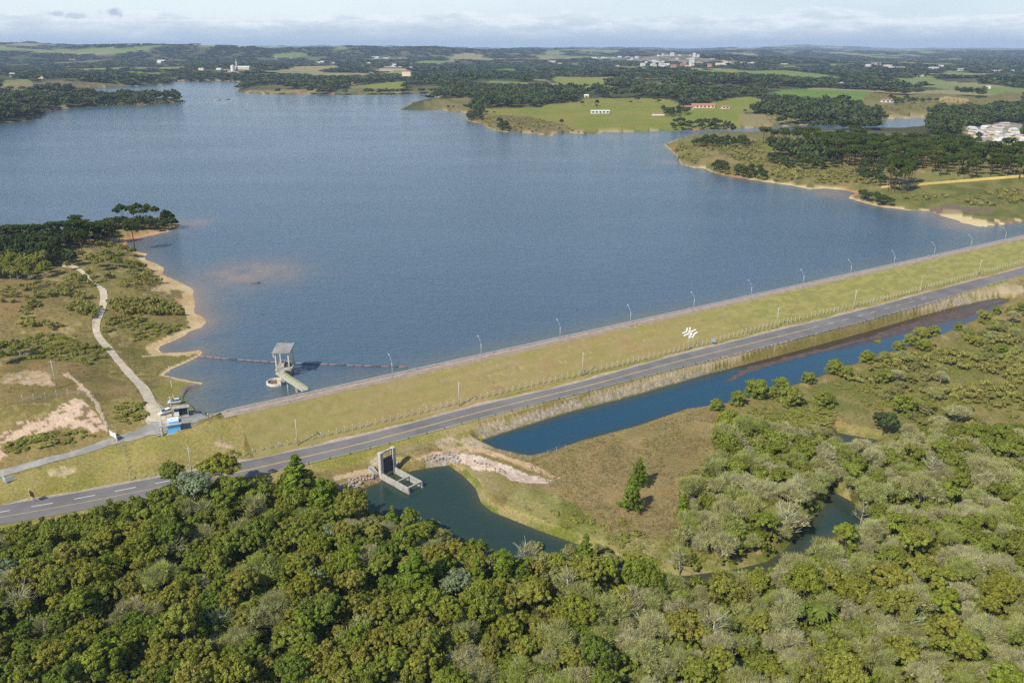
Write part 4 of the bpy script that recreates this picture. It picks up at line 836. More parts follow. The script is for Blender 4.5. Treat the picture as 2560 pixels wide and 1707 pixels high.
put(broad[1], 560, 1225, 11, "tall roadside tree with a dull round crown reaching over the asphalt", None, 1.25); put(broad[3], 437, 1228, 9, "upright brownish tree reaching over the road's lane dashes")
put(palm, 2043, 1580, 7, "palm with arching fronds among the grey bare trees", cat="palm"); put(palm, 589, 1520, 6.5, "palm with green fronds in the dense green woods", cat="palm"); put(palm, 2420, 1660, 7, "palm in the grey woods near the lower corner", cat="palm"); put(palm, 640, 1570, 7, "small palm just below the other palm in the green woods", cat="palm")
for k_, (x_, y_, hh, ww) in enumerate([(410, 1500, 7.5, 1.2), (600, 1290, 7, 1.15), (480, 1335, 5.5, 1.1), (820, 1335, 7.5, 1.25), (760, 1240, 5, 1.1), (1040, 1345, 6, 1.25), (1110, 1140, 7, 1.0), (1180, 1160, 5, 1.0), (1320, 1060, 5.5, 1.1), (1430, 1060, 5, 1.1), (940, 1195, 4.5, 1.1), (1440, 1185, 5.5, 1.3),
        (1600, 950, 6, .95), (1670, 920, 6.5, .95), (1760, 890, 5.5, 1.05), (1530, 985, 5, 1.0), (1690, 980, 5, 1.1), (1920, 850, 4, 1.0), (1980, 895, 4.5, 1.1), (2090, 800, 6, 1.05), (2170, 745, 4.5, 1.05), (2270, 745, 5, 1.1), (2330, 725, 4.5, 1.0), (1560, 1400, 8, 1.05), (340, 1370, 4.5, 1.2), (2040, 950, 4.5, 1.2), (2210, 1000, 4, 1.1), (700, 1290, 4.5, 1.1), (1390, 970, 4, 1.)]):
    q_ = zF([(x_, y_)])[0]; put(roundt[k_ % 3], q_[0], q_[1], hh, "yellow-green tree with a clumpy round crown along the canal's meadow bank", "round trees along the canal", ww)
put(dense[0], *zF([(1430, 1530)])[0], 8, "deep green dense tree at the bend of the upper creek", None, 1.1)
for k_, (x_, y_, hh) in enumerate([(690, 850, 6.5), (640, 760, 5), (260, 760, 6), (450, 780, 6), (740, 1050, 7.5), (1030, 1060, 8), (830, 1030, 6), (910, 930, 5), (1350, 1030, 7), (1460, 1030, 6.5), (1560, 960, 6), (1810, 990, 6), (1480, 1170, 8), (1200, 1250, 8), (1860, 1130, 7), (1320, 890, 4.5), (1130, 1230, 6), (100, 700, 5.5), (1750, 930, 5), (1640, 1010, 6), (200, 1500, 8), (60, 640, 5)]):
    q_ = zH([(x_, y_)])[0]; put(olive[k_ % 3], q_[0], q_[1], hh, "smooth olive-crowned tree in the belt along the pool and creek", "olive-crowned trees by the pool", 1.15)
dead = []
for i in range(3):
    Lv = Leaves(440 + i); Lv.blades((0, 0, 5.0), (1.9, 1.9, 1.6), 260, 1.1, .035, .6); dead.append(make_tree("dead_tree", limbs(445 + i, 7.2, 11, .21, 3.2, pale_bark, .3, twigs=5, lean=1.2), Lv.mesh("crown", lm_grey)))
for k_, (x_, y_) in enumerate([(818, 1330), (515, 1300), (450, 1405), (62, 1545), (118, 1600), (505, 1500), (560, 1590), (925, 1450), (660, 1400), (870, 1640), (1320, 1420), (1418, 1500), (1850, 1270), (1700, 1420), (1560, 1560), (1960, 1330), (2200, 1450), (1990, 1240), (1815, 1230), (2330, 1200), (2150, 1300), (2080, 1420), (2260, 1600), (1780, 1610)]):
    put(dead[k_ % 3], x_, y_ + 14, 7.5 + (k_ % 4) * .8, "dead pale-limbed tree standing among the crowns of the lower woods", "dead trees of the woods", 1.0, None, "tree", .6)
for k_, (x_, y_) in enumerate([(1895, 1118), (1922, 1112), (1890, 1085), (1925, 1080), (1898, 1058), (1932, 1062), (1950, 1050), (1975, 1045), (1915, 1045)]):
    q_ = dF([(x_, y_)])[0]; put(bare[k_ % 9], q_[0], q_[1], 5.2 + .6 * (k_ % 3), 'grey twiggy tree leaning over the narrow upper creek', 'trees over the upper creek', 1.1, None, 'tree', 1.2)
# the woods below
GREEN_PX = dF([(-90, 1232), (60, 1216), (200, 1188), (330, 1150), (400, 1126), (470, 1112), (560, 1112), (610, 1118), (680, 1085), (740, 1110), (800, 1150), (830, 1180), (900, 1200), (940, 1185), (1000, 1225), (1040, 1245), (1100, 1275), (1180, 1292), (1320, 1290), (1450, 1318), (1480, 1345), (1400, 1400), (1300, 1450), (1150, 1500), (1000, 1600), (950, 1800), (-200, 1800)])
GREY_PX = dF([(1470, 1340), (1640, 1340), (1760, 1322), (1860, 1290), (1900, 1255), (1990, 1245), (1999, 1195), (1965, 1150), (1950, 1070), (2030, 1030), (2100, 1000), (2352, 985), (2560, 980), (2560, 1800), (950, 1800), (1000, 1600), (1150, 1500), (1300, 1450), (1400, 1400)])
GREY2_PX = dF([(1660, 1000), (1700, 975), (1800, 975), (1880, 1010), (1920, 1050), (1895, 1100), (1885, 1150), (1835, 1200), (1795, 1255), (1700, 1265), (1600, 1240), (1570, 1180), (1600, 1110), (1640, 1080)])
SCRUB_PX = dF([(1690, 930), (1850, 890), (1980, 850), (2150, 790), (2352, 720), (2560, 690), (2560, 985), (2352, 985), (2100, 1005), (1980, 1000), (1930, 960), (1880, 1000), (1800, 970)])
sp = poisson(GREEN_PX, 80000, 3.9, 6.0, lambda X, Y, u, v: sdist(X, Y, _roadpoly) > 4.5, 3); rnd.shuffle(sp); sp = [p_ for p_ in sp if free(p_[0], p_[1])]
sg = poisson(GREY_PX, 80000, 3.9, 5.0, clear_of_road, 4) + poisson(GREY2_PX, 20000, 3.8, 4.5, clear_of_road, 5); sg += poisson(SCRUB_PX, 20000, lambda x, y: 4.6 + 5.5 * float(fbm(np.array([x / 26.]), np.array([y / 26.]), 66, 3)[0] > .50), 2.8, lambda X, Y, u, v: fbm(X / 30, Y / 30, 67, 3) > .40, 6); sg = [p_ for p_ in sg if free(p_[0], p_[1])]
print("wood spots", len(sp), len(sg))
def shows(p_):                              # does a spot fall in or near the photograph, and how near is it
    u, v = proj(np.array(p_[0]), np.array(p_[1]), np.array(p_[2] + 5)); return -60 < u < 2620 and v < 1770
jobs_b, jobs_g = [], []
for p_ in sp:
    (jobs_g if rnd.random() < .13 else jobs_b).append(p_)
for p_ in sg:
    (jobs_b if rnd.random() < .27 else jobs_g).append(p_)
REST = []
def spread_jobs(jobs, tpls, name, labels, group, cap):
    jobs = [p_ for p_ in jobs if shows(p_)]; jobs.sort(key=lambda p_: p_[0] ** 2 + p_[1] ** 2)
    for n_, (x, y, z) in enumerate(jobs):
        if n_ < cap:
            k_ = 0 if x < -38 else (1 if x < 22 else 2)
            plant(tpls[n_ % len(tpls)], x, y, z - .1, rnd.choice([rnd.uniform(.55, .8), rnd.uniform(.75, 1.0), rnd.uniform(.9, 1.2)]) * (1.0 if y < 210 else .92), rnd.uniform(.85, 1.25), None, labels[k_], "tree", group, rnd.uniform(0, .07))
        else: REST.append((name, x, y, z))
def in_scrub(p_): u, v = proj(np.array([p_[0]]), np.array([p_[1]]), np.array([p_[2] + 2.8])); return bool(inside(u, v, SCRUB_PX)[0])
low_t = [make_tree("scrub_tree", limbs(500 + i, 3.2, 6, .1, 1.6, pale_bark, .2), crown_broad(505 + i, 2.5, 4.0, 6000, .12, lm_olive if i else lm_shrub, 10, .8, 12, skirt=4)) for i in range(2)]
low = [p_ for p_ in jobs_b + jobs_g if in_scrub(p_)]; jobs_b = [p_ for p_ in jobs_b if not in_scrub(p_)]; jobs_g = [p_ for p_ in jobs_g if not in_scrub(p_)]
print("low", len(low))
for n_, (x, y, z) in enumerate(sorted(low, key=lambda p_: p_[0] ** 2 + p_[1] ** 2)[:300]): plant(low_t[n_ % 2] if n_ % 4 else bare[n_ % 9], x, y, z - .1, rnd.uniform(.55, 1.0), rnd.uniform(.7, 1.0), None, "low olive or grey scrub tree on the rough ground between canal and creek", "tree", "scrub trees above the creek")
spread_jobs(jobs_b, broad, "broad", ["green or rusty olive tree in the closed woods below the road", "green tree in the mixed woods between the pool and the photo's lower edge", "leafy green tree among the grey bare woods beyond the creek"], "green trees of the woods", 300)
spread_jobs(jobs_g, bare, "bare", ["grey half-bare tree showing through the green woods below the road", "grey twiggy tree in the mixed woods below the pool", "grey lichen-covered bare tree of the woods round the creek"], "grey bare trees of the woods", 300)
# rest of the woods: one mass
def scatter(name, meshes, pts, mat_, label, smin=.8, smax=1.2, parent=None):
    """real copies of template leaves at many spots, as one mesh"""
    r = np.random.default_rng(len(pts)); Vs = []; Ts = []
    arr = []
    for me in meshes:
        v = np.empty(len(me.vertices) * 3, np.float32); me.vertices.foreach_get("co", v); tq = np.empty(len(me.vertices), np.float32); me.attributes["tint"].data.foreach_get("value", tq); arr.append((v.reshape(-1, 3), tq))
    for i_, p_ in enumerate(pts):
        v, tq = arr[r.integers(len(arr))]; a_ = r.uniform(0, 6.28); s_ = r.uniform(smin, smax) * (p_[3] if len(p_) > 3 else 1); c_, n_ = math.cos(a_) * s_, math.sin(a_) * s_
        Vs.append(np.stack([v[:, 0] * c_ - v[:, 1] * n_ + p_[0], v[:, 0] * n_ + v[:, 1] * c_ + p_[1], v[:, 2] * s_ * (p_[4] if len(p_) > 4 else 1) + p_[2]], 1)); Ts.append(np.clip(tq * .6 + r.random() * .4, 0, 1))
    V = np.concatenate(Vs); o = obj(name, mesh(name, V, np.arange(len(V)).reshape(-1, 4), [mat_], False, {"tint": np.concatenate(Ts)}), parent)
    return tag(o, label, None, None, "stuff") if parent is None else o
def lump(seed, R, h, n, leaf, lm, squash=.8, nl=5):
    return crown_broad(seed, R, h, n, leaf, lm, nl, squash, 8)
rb = [p_[1:] for p_ in REST if p_[0] == "broad"]; rg = [p_[1:] for p_ in REST if p_[0] == "bare"]
print("rest", len(rb), len(rg))
lumps_g = [lump(300 + i, 3.3, 7.2, 3000, .18, lm_green) for i in range(3)]
if rb: scatter("green_forest", lumps_g, rb, lm_mass, "further green trees of the woods seen as a mass")
lumps_y = [crown_bare(310 + i, 3.2, 6.6, 1400, lm_grey, .25) for i in range(3)]
if rg: scatter("grey_forest", lumps_y, rg, lm_grey, "further grey bare trees of the woods seen as a mass")
und = [lump(320 + i, 2.0, 3.6, 130, .30, lm_green, .8, 4) for i in range(3)]
us = poisson(GREEN_PX, 26000, 2.0, 1.5, clear_of_road, 13) + poisson(GREY_PX, 26000, 2.1, 1.5, clear_of_road, 14) + poisson(GREY2_PX, 7000, 2.0, 1.5, None, 15)
scatter("undergrowth", und, [(x, y, z - .5) for x, y, z in us], lm_mass, "tangled green undergrowth below the trees of the woods", .7, 1.4)

# ------------------------------------------------------------------ middle distance: shore trees, groves, copses, shrubs
def put_list(tpls, conv, rows, label, group, cat="tree"):
    for k_, row in enumerate(rows):
        q_ = conv([row[:2]])[0]; put(tpls[k_ % len(tpls)], q_[0], q_[1], row[2], row[3] if len(row) > 3 and isinstance(row[3], str) else label, group, row[4] if len(row) > 4 else 1.0, None, cat)
copse_t = [make_tree('copse_tree', d_['trunk'], d_['crown']) for d_ in dense]; under_t = [make_tree('understory_tree', d_['trunk'], d_['crown']) for d_ in dense]
def grove(tpls, poly, dmin, zoff, cap, label, group, seed, smin=.75, smax=1.15, tries=9000, wide=1.0):
    pts = [p_ for p_ in poisson(poly, tries, dmin, zoff, None, seed) if free(p_[0], p_[1])]
    pts.sort(key=lambda p_: p_[0] ** 2 + p_[1] ** 2)
    for n_, (x, y, z) in enumerate(pts[:cap]):
        plant(tpls[n_ % len(tpls)], x, y, z - .1, rnd.uniform(smin, smax) * wide, rnd.uniform(.88, 1.12) / wide, None, label, "tree", group)
    return pts[cap:]
put(arau[1], *zP([(1330, 765)])[0], 17, "lone dark umbrella pine with the tallest bare trunk at the water's edge")
put(arau[2], *zP([(985, 655)])[0], 14, "umbrella pine with bare trunk before the red beach of the point")
put_list(arau, zP, [(770, 650, 11), (600, 840, 14), (1120, 645, 11), (880, 640, 11), (690, 640, 12), (560, 640, 13), (470, 660, 13), (640, 600, 12), (540, 560, 13), (400, 600, 11), (300, 610, 11), (200, 640, 12), (90, 660, 11), (0, 670, 11), (-100, 680, 12), (-200, 690, 12), (-300, 690, 12), (-420, 700, 12), (-520, 690, 11)],
         "dark umbrella pine in the row along the wooded point", "umbrella pines on the wooded point")
grove(under_t, zP([(-500, 600), (-100, 560), (300, 500), (700, 430), (950, 420), (980, 520), (700, 600), (400, 640), (0, 680), (-500, 700)]), 4.8, 4, 60, 'low bushy tree under the umbrella pines of the point', 'understory of the point', 36, .55, .9)
thin_t = [make_tree('thin_tree', limbs(610 + i, 9, 9, .17, 2.3, pale_bark, .3), crown_broad(620 + i, 2.7, 11, 3400, .2, lm_arau, 9, 1.0, 14, skirt=5)) for i in range(2)]
put_list(thin_t, zP, [(1180, 410, 14), (1290, 410, 13), (1400, 405, 14.5), (1530, 395, 13.5), (1640, 420, 13), (1100, 420, 12), (1340, 440, 12), (1480, 430, 12)], "thin-crowned tall tree on the outer end of the point", "thin trees at the end of the point")
put_list(dense, zP, [(1850, 470, 8), (1760, 480, 8), (1560, 470, 7), (1400, 470, 8), (1280, 480, 8), (1160, 470, 8), (1040, 460, 8)], "low bushy tree on the sandy end of the point", "bushy trees on the point")
put(dense[1], *zP([(1800, 450)])[0], 12.5, "bushy grey-green tree at the very tip of the point", None, .9)
put_list(dense, zP, [(1900, 440, 5), (1640, 500, 5), (1480, 470, 6), (1330, 460, 7), (1220, 470, 7), (1110, 430, 7), (1720, 470, 5), (950, 480, 8), (1020, 560, 5), (800, 470, 6)], "low bushy tree on the sandy end of the point", "bushy trees on the point")
lakes = [make_tree("lakeside_tree", limbs(200 + i, 5, 6, .16, 2, pale_bark, .2), crown_broad(205 + i, 3.1, 6.6, 5200, .19, lm_shrub, 9, .9, 14)) for i in range(2)]
put_list(lakes, zP, [(750, 1000, 8), (830, 1040, 7), (1000, 990, 7), (1100, 1000, 6), (1250, 1040, 6), (1350, 1060, 6), (1460, 1060, 5), (930, 920, 7), (1180, 840, 7), (1300, 860, 6), (1000, 800, 7), (860, 790, 7), (560, 900, 6), (1130, 930, 6), (700, 1150, 4.5), (620, 1230, 5), (760, 1220, 4), (480, 1180, 4), (400, 1040, 5), (380, 890, 6)],
         "bright green bushy tree between the track's end and the sandy shore", "bushy trees at the track's end")
grove(dense, zD([(-200, 270), (0, 255), (250, 255), (440, 330), (450, 370), (250, 360), (0, 350), (-200, 350)]), 6, 5, 60, "big dark rounded tree in the wood behind the grassy hill", "dark trees of the near wood", 31, .9, 1.3)
grove(lakes, zD([(-200, 370), (0, 365), (290, 385), (300, 470), (150, 480), (0, 480), (-200, 480)]), 4.6, 3.5, 45, "bushy green tree along the lower edge of the near wood", "bushy trees of the near wood", 32, .8, 1.2)
grove(lakes, zD([(0, 955), (80, 950), (130, 980), (110, 1030), (0, 1040)]), 4.0, 2, 8, "dark bushy tree in the hollow at the foot of the hill", "trees in the hollow", 33, .6, .9)
AR_PX = zC([(625, 825), (760, 800), (1000, 805), (1250, 800), (1320, 835), (1500, 850), (1700, 860), (1830, 885), (1930, 905), (2100, 955), (2400, 960), (2500, 1070), (2352, 1075), (2000, 1075), (1780, 1060), (1600, 1010), (1430, 1015), (1100, 1000), (1060, 950), (950, 890), (640, 875)])
grove(arau, AR_PX, 9.6, 12, 225, "dark flat-topped umbrella pine in the open grove on the far bank", "umbrella pines of the grove", 34, .85, 1.15, 16000, 1.15)
grove(eucal, zC([(1430, 1050), (1500, 990), (1600, 1010), (1720, 1000), (1740, 1070), (1640, 1100), (1600, 1160), (1480, 1150)]), 4.5, 13, 32, "tall dark pine with bare trunk in the clump by the yellow bank", "tall pines by the yellow bank", 35, .8, 1.05, 9000)
put(arau[0], *zR([(455, 290)])[0], 17, "umbrella pine with a flat disc crown, first of two before the inlet"); put(arau[3], *zR([(705, 310)])[0], 18, "umbrella pine with a flat disc crown standing right before the inlet")
COPSE = [(zC([(30, 835), (70, 800), (180, 785), (380, 755), (490, 755), (500, 840), (300, 848), (60, 845)]), 9), (zC([(0, 745), (40, 705), (120, 685), (190, 695), (150, 735), (60, 752)]), 9), (zC([(490, 722), (510, 660), (600, 640), (730, 630), (740, 690), (800, 670), (880, 640), (970, 650), (980, 720), (1040, 760), (900, 740), (680, 735)]), 12),
         (zC([(1310, 795), (1320, 740), (1400, 705), (1440, 745), (1440, 800)]), 9), (zC([(900, 795), (920, 750), (1050, 715), (1130, 765), (1120, 795)]), 10), (zC([(1350, 615), (1640, 605), (1830, 640), (1830, 660), (1660, 665), (1510, 680), (1500, 650)]), 13),
         (zM([(415, 460), (415, 370), (440, 350), (540, 360), (565, 450)]), 7), (zM([(735, 570), (740, 500), (800, 500), (805, 575)]), 7), (zC([(700, 1055), (720, 1010), (900, 1000), (1080, 1030), (1150, 1070), (900, 1090)]), 8), (zC([(90, 925), (120, 890), (230, 880), (350, 900), (520, 920), (560, 950), (300, 950)]), 9), (zC([(1270, 1150), (1300, 1060), (1400, 1010), (1430, 1100), (1420, 1190)]), 9), (zC([(300, 1120), (330, 1065), (410, 1070), (420, 1120)]), 6), (zC([(470, 1130), (480, 1090), (650, 1100), (660, 1150)]), 6), (zC([(1230, 1290), (1300, 1260), (1400, 1285), (1520, 1320), (1500, 1350), (1380, 1330)]), 6),
         (zC([(1100, 690), (1110, 665), (1280, 670), (1270, 690)]), 11), (zC([(1990, 920), (2000, 900), (2060, 900), (2050, 925)]), 9)]
for k_, (poly, dm) in enumerate(COPSE):
    grove(copse_t, poly, dm, 4, 26, ["dark tree in a copse beside the far pasture", "tree in the clump on the far bank's scrub"][k_ in (8, 9, 10, 11, 12, 13)], "copse trees across the water", 40 + k_, .7, 1.25 if dm > 6 else .9, 5000)
for k_, (x_, y_, h_) in enumerate([(1550, 333, 9), (1695, 336, 12), (2025, 318, 7), (2090, 303, 13), (2265, 300, 11), (1348, 522, 9), (2300, 312, 9), (1690, 355, 7), (2345, 395, 9), (2340, 380, 10), (620, 412, 5), (690, 415, 5), (240, 365, 7), (290, 362, 6)]):
    put(dense[k_ % 2], *zM([(x_, y_)])[0], h_, "single dark round tree on the pasture across the reservoir", "single trees on the far pasture")
# shrubs: the ones that show largest as things, the others as one mass
HILL1 = zD([(200, 640), (420, 560), (640, 640), (640, 720), (595, 800), (610, 900), (690, 1000), (600, 1060), (450, 1030), (200, 1040), (150, 950), (60, 880), (150, 720)]); HILL2 = zD([(710, 630), (860, 640), (1100, 650), (1180, 720), (1225, 820), (1000, 890), (780, 940), (665, 840), (720, 740)])
sp1 = poisson(HILL1, 3500, 2.3, .8, lambda X, Y, u, v: fbm(X / 11, Y / 11, 7, 3) > .56, 51) + poisson(HILL2, 3500, 2.1, .8, lambda X, Y, u, v: fbm(X / 9, Y / 9, 8, 3) > .53, 52) + poisson(zD([(760, 1330), (830, 1300), (930, 1330), (930, 1400), (860, 1450), (760, 1440)]), 900, 2.2, .8, None, 53) + poisson(zD([(280, 1510), (450, 1500), (640, 1510), (690, 1530), (560, 1560), (300, 1590), (60, 1640), (40, 1600)]), 2500, 2.2, .6, lambda X, Y, u, v: fbm(X / 8, Y / 8, 9, 3) > .46, 54) + poisson(zD([(0, 560), (280, 520), (560, 520), (640, 580), (420, 560), (200, 640), (0, 700)]), 2500, 4, .8, lambda X, Y, u, v: fbm(X / 12, Y / 12, 9, 3) > .52, 55) + poisson(zD([(650, 460), (950, 480), (1050, 540), (1000, 600), (700, 590)]), 1500, 4, .7, lambda X, Y, u, v: fbm(X / 12, Y / 12, 19, 3) > .5, 56)
sp2 = poisson(SCRUB_PX, 9000, 2.8, .8, lambda X, Y, u, v: fbm(X / 16, Y / 16, 17, 3) > .55, 57) + poisson(dF([(1290, 1140), (1500, 1210), (1570, 1250), (1700, 1285), (1560, 1310), (1440, 1280), (1340, 1220), (1220, 1180)]), 1800, 3.4, .7, lambda X, Y, u, v: fbm(X / 9, Y / 9, 18, 3) > .5, 58) + poisson(dF([(1570, 1100), (1650, 1010), (1680, 960), (1720, 940), (1660, 1000), (1600, 1110), (1560, 1200)]), 1500, 2.6, .8, None, 59) + poisson(dF([(1720, 940), (1900, 905), (1930, 960), (1880, 1000), (1780, 965)]), 1500, 2.6, .8, None, 60)
def put_shrubs(pts, cap, label, group):
    pts = sorted([p_ for p_ in pts if free(p_[0], p_[1])], key=lambda p_: p_[0] ** 2 + p_[1] ** 2)
    for n_, (x, y, z) in enumerate(pts[:cap]):
        o_ = obj("shrub", shrub[n_ % 5], None, (x, y, z - .1), rnd.uniform(0, 6.28)); s_ = rnd.uniform(.5, 1.15); o_.scale = (s_ * rnd.uniform(1., 1.7), s_, s_ * rnd.uniform(.35, .75)); tag(o_, label, "shrub", group)
    return pts[cap:]
r2 = put_shrubs(sp2, 150, "green shrub in the dry scrub along the canal's meadow bank", "shrubs of the canal scrub"); r1 = put_shrubs(sp1, 150, "green shrub on the dry grassy hill beside the gravel track", "shrubs of the grassy hill")
def off_wall(p_):
    u, v = proj(p_[0], p_[1], p_[2] + 1); d = v - (470 + (u - 2203) * (424 - 470) / 597.); return not (u > 2185 and -6 < d < 24)
sp3 = poisson(zC([(60, 1010), (110, 930), (300, 890), (600, 920), (680, 1000), (1000, 1060), (1400, 1100), (1440, 1190), (1000, 1220), (500, 1150), (250, 1085)]), 9000, 5.5, 1, lambda X, Y, u, v: fbm(X / 25, Y / 25, 27, 3) > .48, 61) + poisson(zC([(1430, 1250), (1700, 1200), (2100, 1150), (2500, 1130), (2500, 1420), (2000, 1380), (1750, 1350), (1400, 1340), (1250, 1290)]), 7000, 5.5, 1, lambda X, Y, u, v: fbm(X / 25, Y / 25, 28, 3) > .50, 62) + poisson(zM([(580, 450), (1000, 440), (1300, 500), (1500, 580), (1640, 600), (1200, 605), (800, 580), (640, 545)]), 7000, 9, 1.5, lambda X, Y, u, v: fbm(X / 40, Y / 40, 29, 3) > .46, 63) + poisson(zC([(1350, 620), (2250, 640), (2352, 700), (1900, 740), (1450, 750), (1100, 700)]), 6000, 14, 2, lambda X, Y, u, v: fbm(X / 60, Y / 60, 30, 3) > .53, 64) + poisson(zL([(850, 620), (1100, 590), (1450, 570), (1690, 560), (1820, 600), (1400, 630), (900, 650)]), 4000, 6, 2, None, 65) + poisson(zC([(640, 720), (800, 745), (1100, 700), (1300, 720), (1000, 770), (700, 800)]), 4000, 10, 2, lambda X, Y, u, v: fbm(X / 50, Y / 50, 31, 3) > .5, 66)
lump_s = [lump(340 + i, 1.6, 1.8, 190, .25, lm_shrub, .8, 3) for i in range(3)]
scatter("scrub", lump_s, [(*p_, 1.3 if math.hypot(p_[0], p_[1]) > 500 else 1.0) for p_ in r1 + r2 + sp3 if off_wall(p_)], lm_shrub, "scattered low scrub on the dry ground round the reservoir", .8, 1.7)
# dry grass and reeds
tuf = []
for i in range(4):
    Lv = Leaves(400 + i); Lv.blades((0, 0, .05), (.7, .7, .08), 16, .75, .05, 1.5); tuf.append(Lv.mesh("tuft", lm_grass))
MEAD = dF([(1210, 1075), (1350, 1015), (1500, 970), (1640, 930), (1700, 940), (1650, 1000), (1600, 1100), (1560, 1200), (1700, 1280), (1640, 1310), (1460, 1300), (1300, 1230), (1180, 1150), (1290, 1130)])
tp = poisson(MEAD, 16000, 1.1, .3, lambda X, Y, u, v: fbm(X / 10, Y / 10, 33, 3) > .42, 71) + poisson(SCRUB_PX, 12000, 1.4, .3, None, 72) + poisson(zD([(0, 520), (600, 540), (650, 700), (600, 900), (700, 1050), (900, 1300), (700, 1330), (560, 1260), (0, 1330)]), 9000, 1.7, .3, lambda X, Y, u, v: fbm(X / 10, Y / 10, 34, 3) > .45, 73) + poisson(zD([(720, 620), (1000, 500), (1080, 600), (1200, 700), (1220, 840), (900, 960), (1050, 1100), (1000, 1250), (850, 1100), (680, 880)]), 6000, 1.6, .3, None, 74)
tp2 = poisson(dF([(1060, 1060), (1180, 1000), (1450, 918), (1800, 812), (2200, 710), (2200, 695), (1800, 790), (1440, 895), (1170, 975), (1050, 1010)]), 9000, 1.0, .2, lambda X, Y, u, v: sdist(X, Y, _roadpoly) > 1.2, 75)
tp2 = tp2 + poisson(dF([(760, 1065), (1000, 1000), (1100, 1000), (1050, 1030), (940, 1050), (800, 1090)]), 3000, .9, .2, lambda X, Y, u, v: sdist(X, Y, _roadpoly) > 1.2, 76)
scatter("dry_grass", tuf, [(*p_, .75) for p_ in tp], lm_grass, "tall dry grass tufts of the meadows", .6, 1.5)
# far woods, thinning towards fields; far groups of crowns stand for more trees each
HOUSES = [(1500, 282), (1645, 287), (1757, 268), (1813, 271), (1722, 271), (2048, 356), (2217, 255), (880, 212), (1466, 243), (182, 157), (404, 154), (399, 160), (583, 180), (607, 172), (505, 176), (549, 175), (770, 155), (795, 158), (808, 156), (832, 160), (860, 152), (938, 148), (965, 147), (985, 145), (1000, 144), (967, 171), (1000, 172), (1025, 170), (983, 168), (921, 162), (2300, 190), (2470, 222), (2480, 181), (2400, 178), (2500, 181), (2530, 181), (2100, 214), (2455, 194), (2038, 200), (1400, 160), (1380, 157), (1543, 167), (33, 192), (105, 197), (1960, 167)]
_HP = np.array(HOUSES, float); PENIN = zL([(-300, 500), (0, 540), (850, 560), (1830, 600), (1000, 650), (500, 690), (0, 810), (-300, 850)]); BANK = zC([(560, 860), (640, 835), (1000, 850), (1300, 850), (1700, 880), (1950, 900), (2100, 950), (2700, 960), (2700, 1300), (1400, 1250), (1100, 1010), (620, 910)])
r_ = np.random.default_rng(77); FP = []
for r0, r1_, d_ in [(a_, a_ * 1.06, max(6.8, a_ * .0070)) for a_ in 800 * 1.06 ** np.arange(52)]:
    n_ = int(1.34 * (r1_ ** 2 - r0 ** 2) / 2 / d_ ** 2); R_ = np.sqrt(r_.uniform(r0 ** 2, r1_ ** 2, n_)); A_ = r_.uniform(-.67, .67, n_); X, Y = R_ * np.sin(A_), R_ * np.cos(A_)
    Z, jr, dp, s_, t_, _ = height(X, Y, True); u, v = proj(X, Y, Z)
    dens = fbm(X / 130, Y / 200, 41, 3); ok = (jr > 4) & (t_ < 5) & ((dens > .40) | inside(u, v, PENIN)) & ~((fbm(X / 420, Y / 620, 97, 3) > .635) & (R_ > 2100))
    ok &= ~inside(u, v, BANK)
    for f_ in FIELDS: ok &= ~inside(u, v, f_)
    for hx, hy in _HP: ok &= ~((np.abs(u - hx) < (26 if hy > 230 else 9)) & (v > hy - 3) & (v < hy + (11 if hy > 230 else 6)))
    for bx in ((2195, 278, 2318, 338), (1835, 308, 1910, 350)): ok &= ~((u > bx[0]) & (u < bx[2]) & (v > bx[1]) & (v < bx[3] + 12))
    tall = .65 + .75 * vnoise(X / 160, Y / 160, 43)
    for x, y, z, q_ in zip(X[ok], Y[ok], Z[ok], tall[ok]):
        w_ = d_ / 5.0; hh = (9.5 + 4.5 * r_.random()) * q_ * (1 if d_ < 17 else .62); FP.append((x, y, z - .3, w_, hh / 7.4 / w_, d_))
print("far clumps", len(FP))
lump_f = [lump(360 + i, 3.4, 7.4, 60, .98, lm_far, .95, 4) for i in range(4)]; lump_ff = [lump(370 + i, 3.4, 7.4, 20, 1.7, lm_far, .95, 3) for i in range(4)]
scatter("mid_forest", lump_f, [p_ for p_ in FP if math.hypot(p_[0], p_[1]) < 2600], lm_far, "dark mixed forest beyond the reservoir's far shore", .8, 1.2)
scatter("far_forest", lump_ff, [p_ for p_ in FP if math.hypot(p_[0], p_[1]) >= 2600], lm_far, "dark forest stretching to the horizon", .8, 1.2)
# stones
def stone(seed, r):
    q = random.Random(seed); bm = bmesh.new(); bmesh.ops.create_icosphere(bm, subdivisions=1, radius=r)
    for v in bm.verts: v.co *= q.uniform(.55, 1.3); v.co.z *= .75
    V = np.array([v.co[:] for v in bm.verts]); Fc = np.array([[v.index for v in f.verts] for f in bm.faces]); bm.free(); return V, Fc
def stones(name, poly, n, dmin, size, mat_, label, seed, extra=None):
    T_ = [stone(seed + i, 1.0) for i in range(5)]; V = []; Fc = []; b_ = 0; r = random.Random(seed)
    for x, y, z in poisson(poly, n, dmin, .1, extra, seed):
        v, f = T_[r.randrange(5)]; s_ = size * r.uniform(.5, 1.5); a_ = r.uniform(0, 6.28); ca, sa = math.cos(a_) * s_, math.sin(a_) * s_
        V.append(np.stack([v[:, 0] * ca - v[:, 1] * sa + x, v[:, 0] * sa + v[:, 1] * ca + y, v[:, 2] * s_ + z + size * .2], 1)); Fc.append(f + b_); b_ += len(v)
    o = obj(name, mesh(name, np.concatenate(V), np.concatenate(Fc), [mat_])); return tag(o, label, None, None, "stuff")
riprap_mat = plain("riprap", (.32, .28, .24), .95, .5, .9)
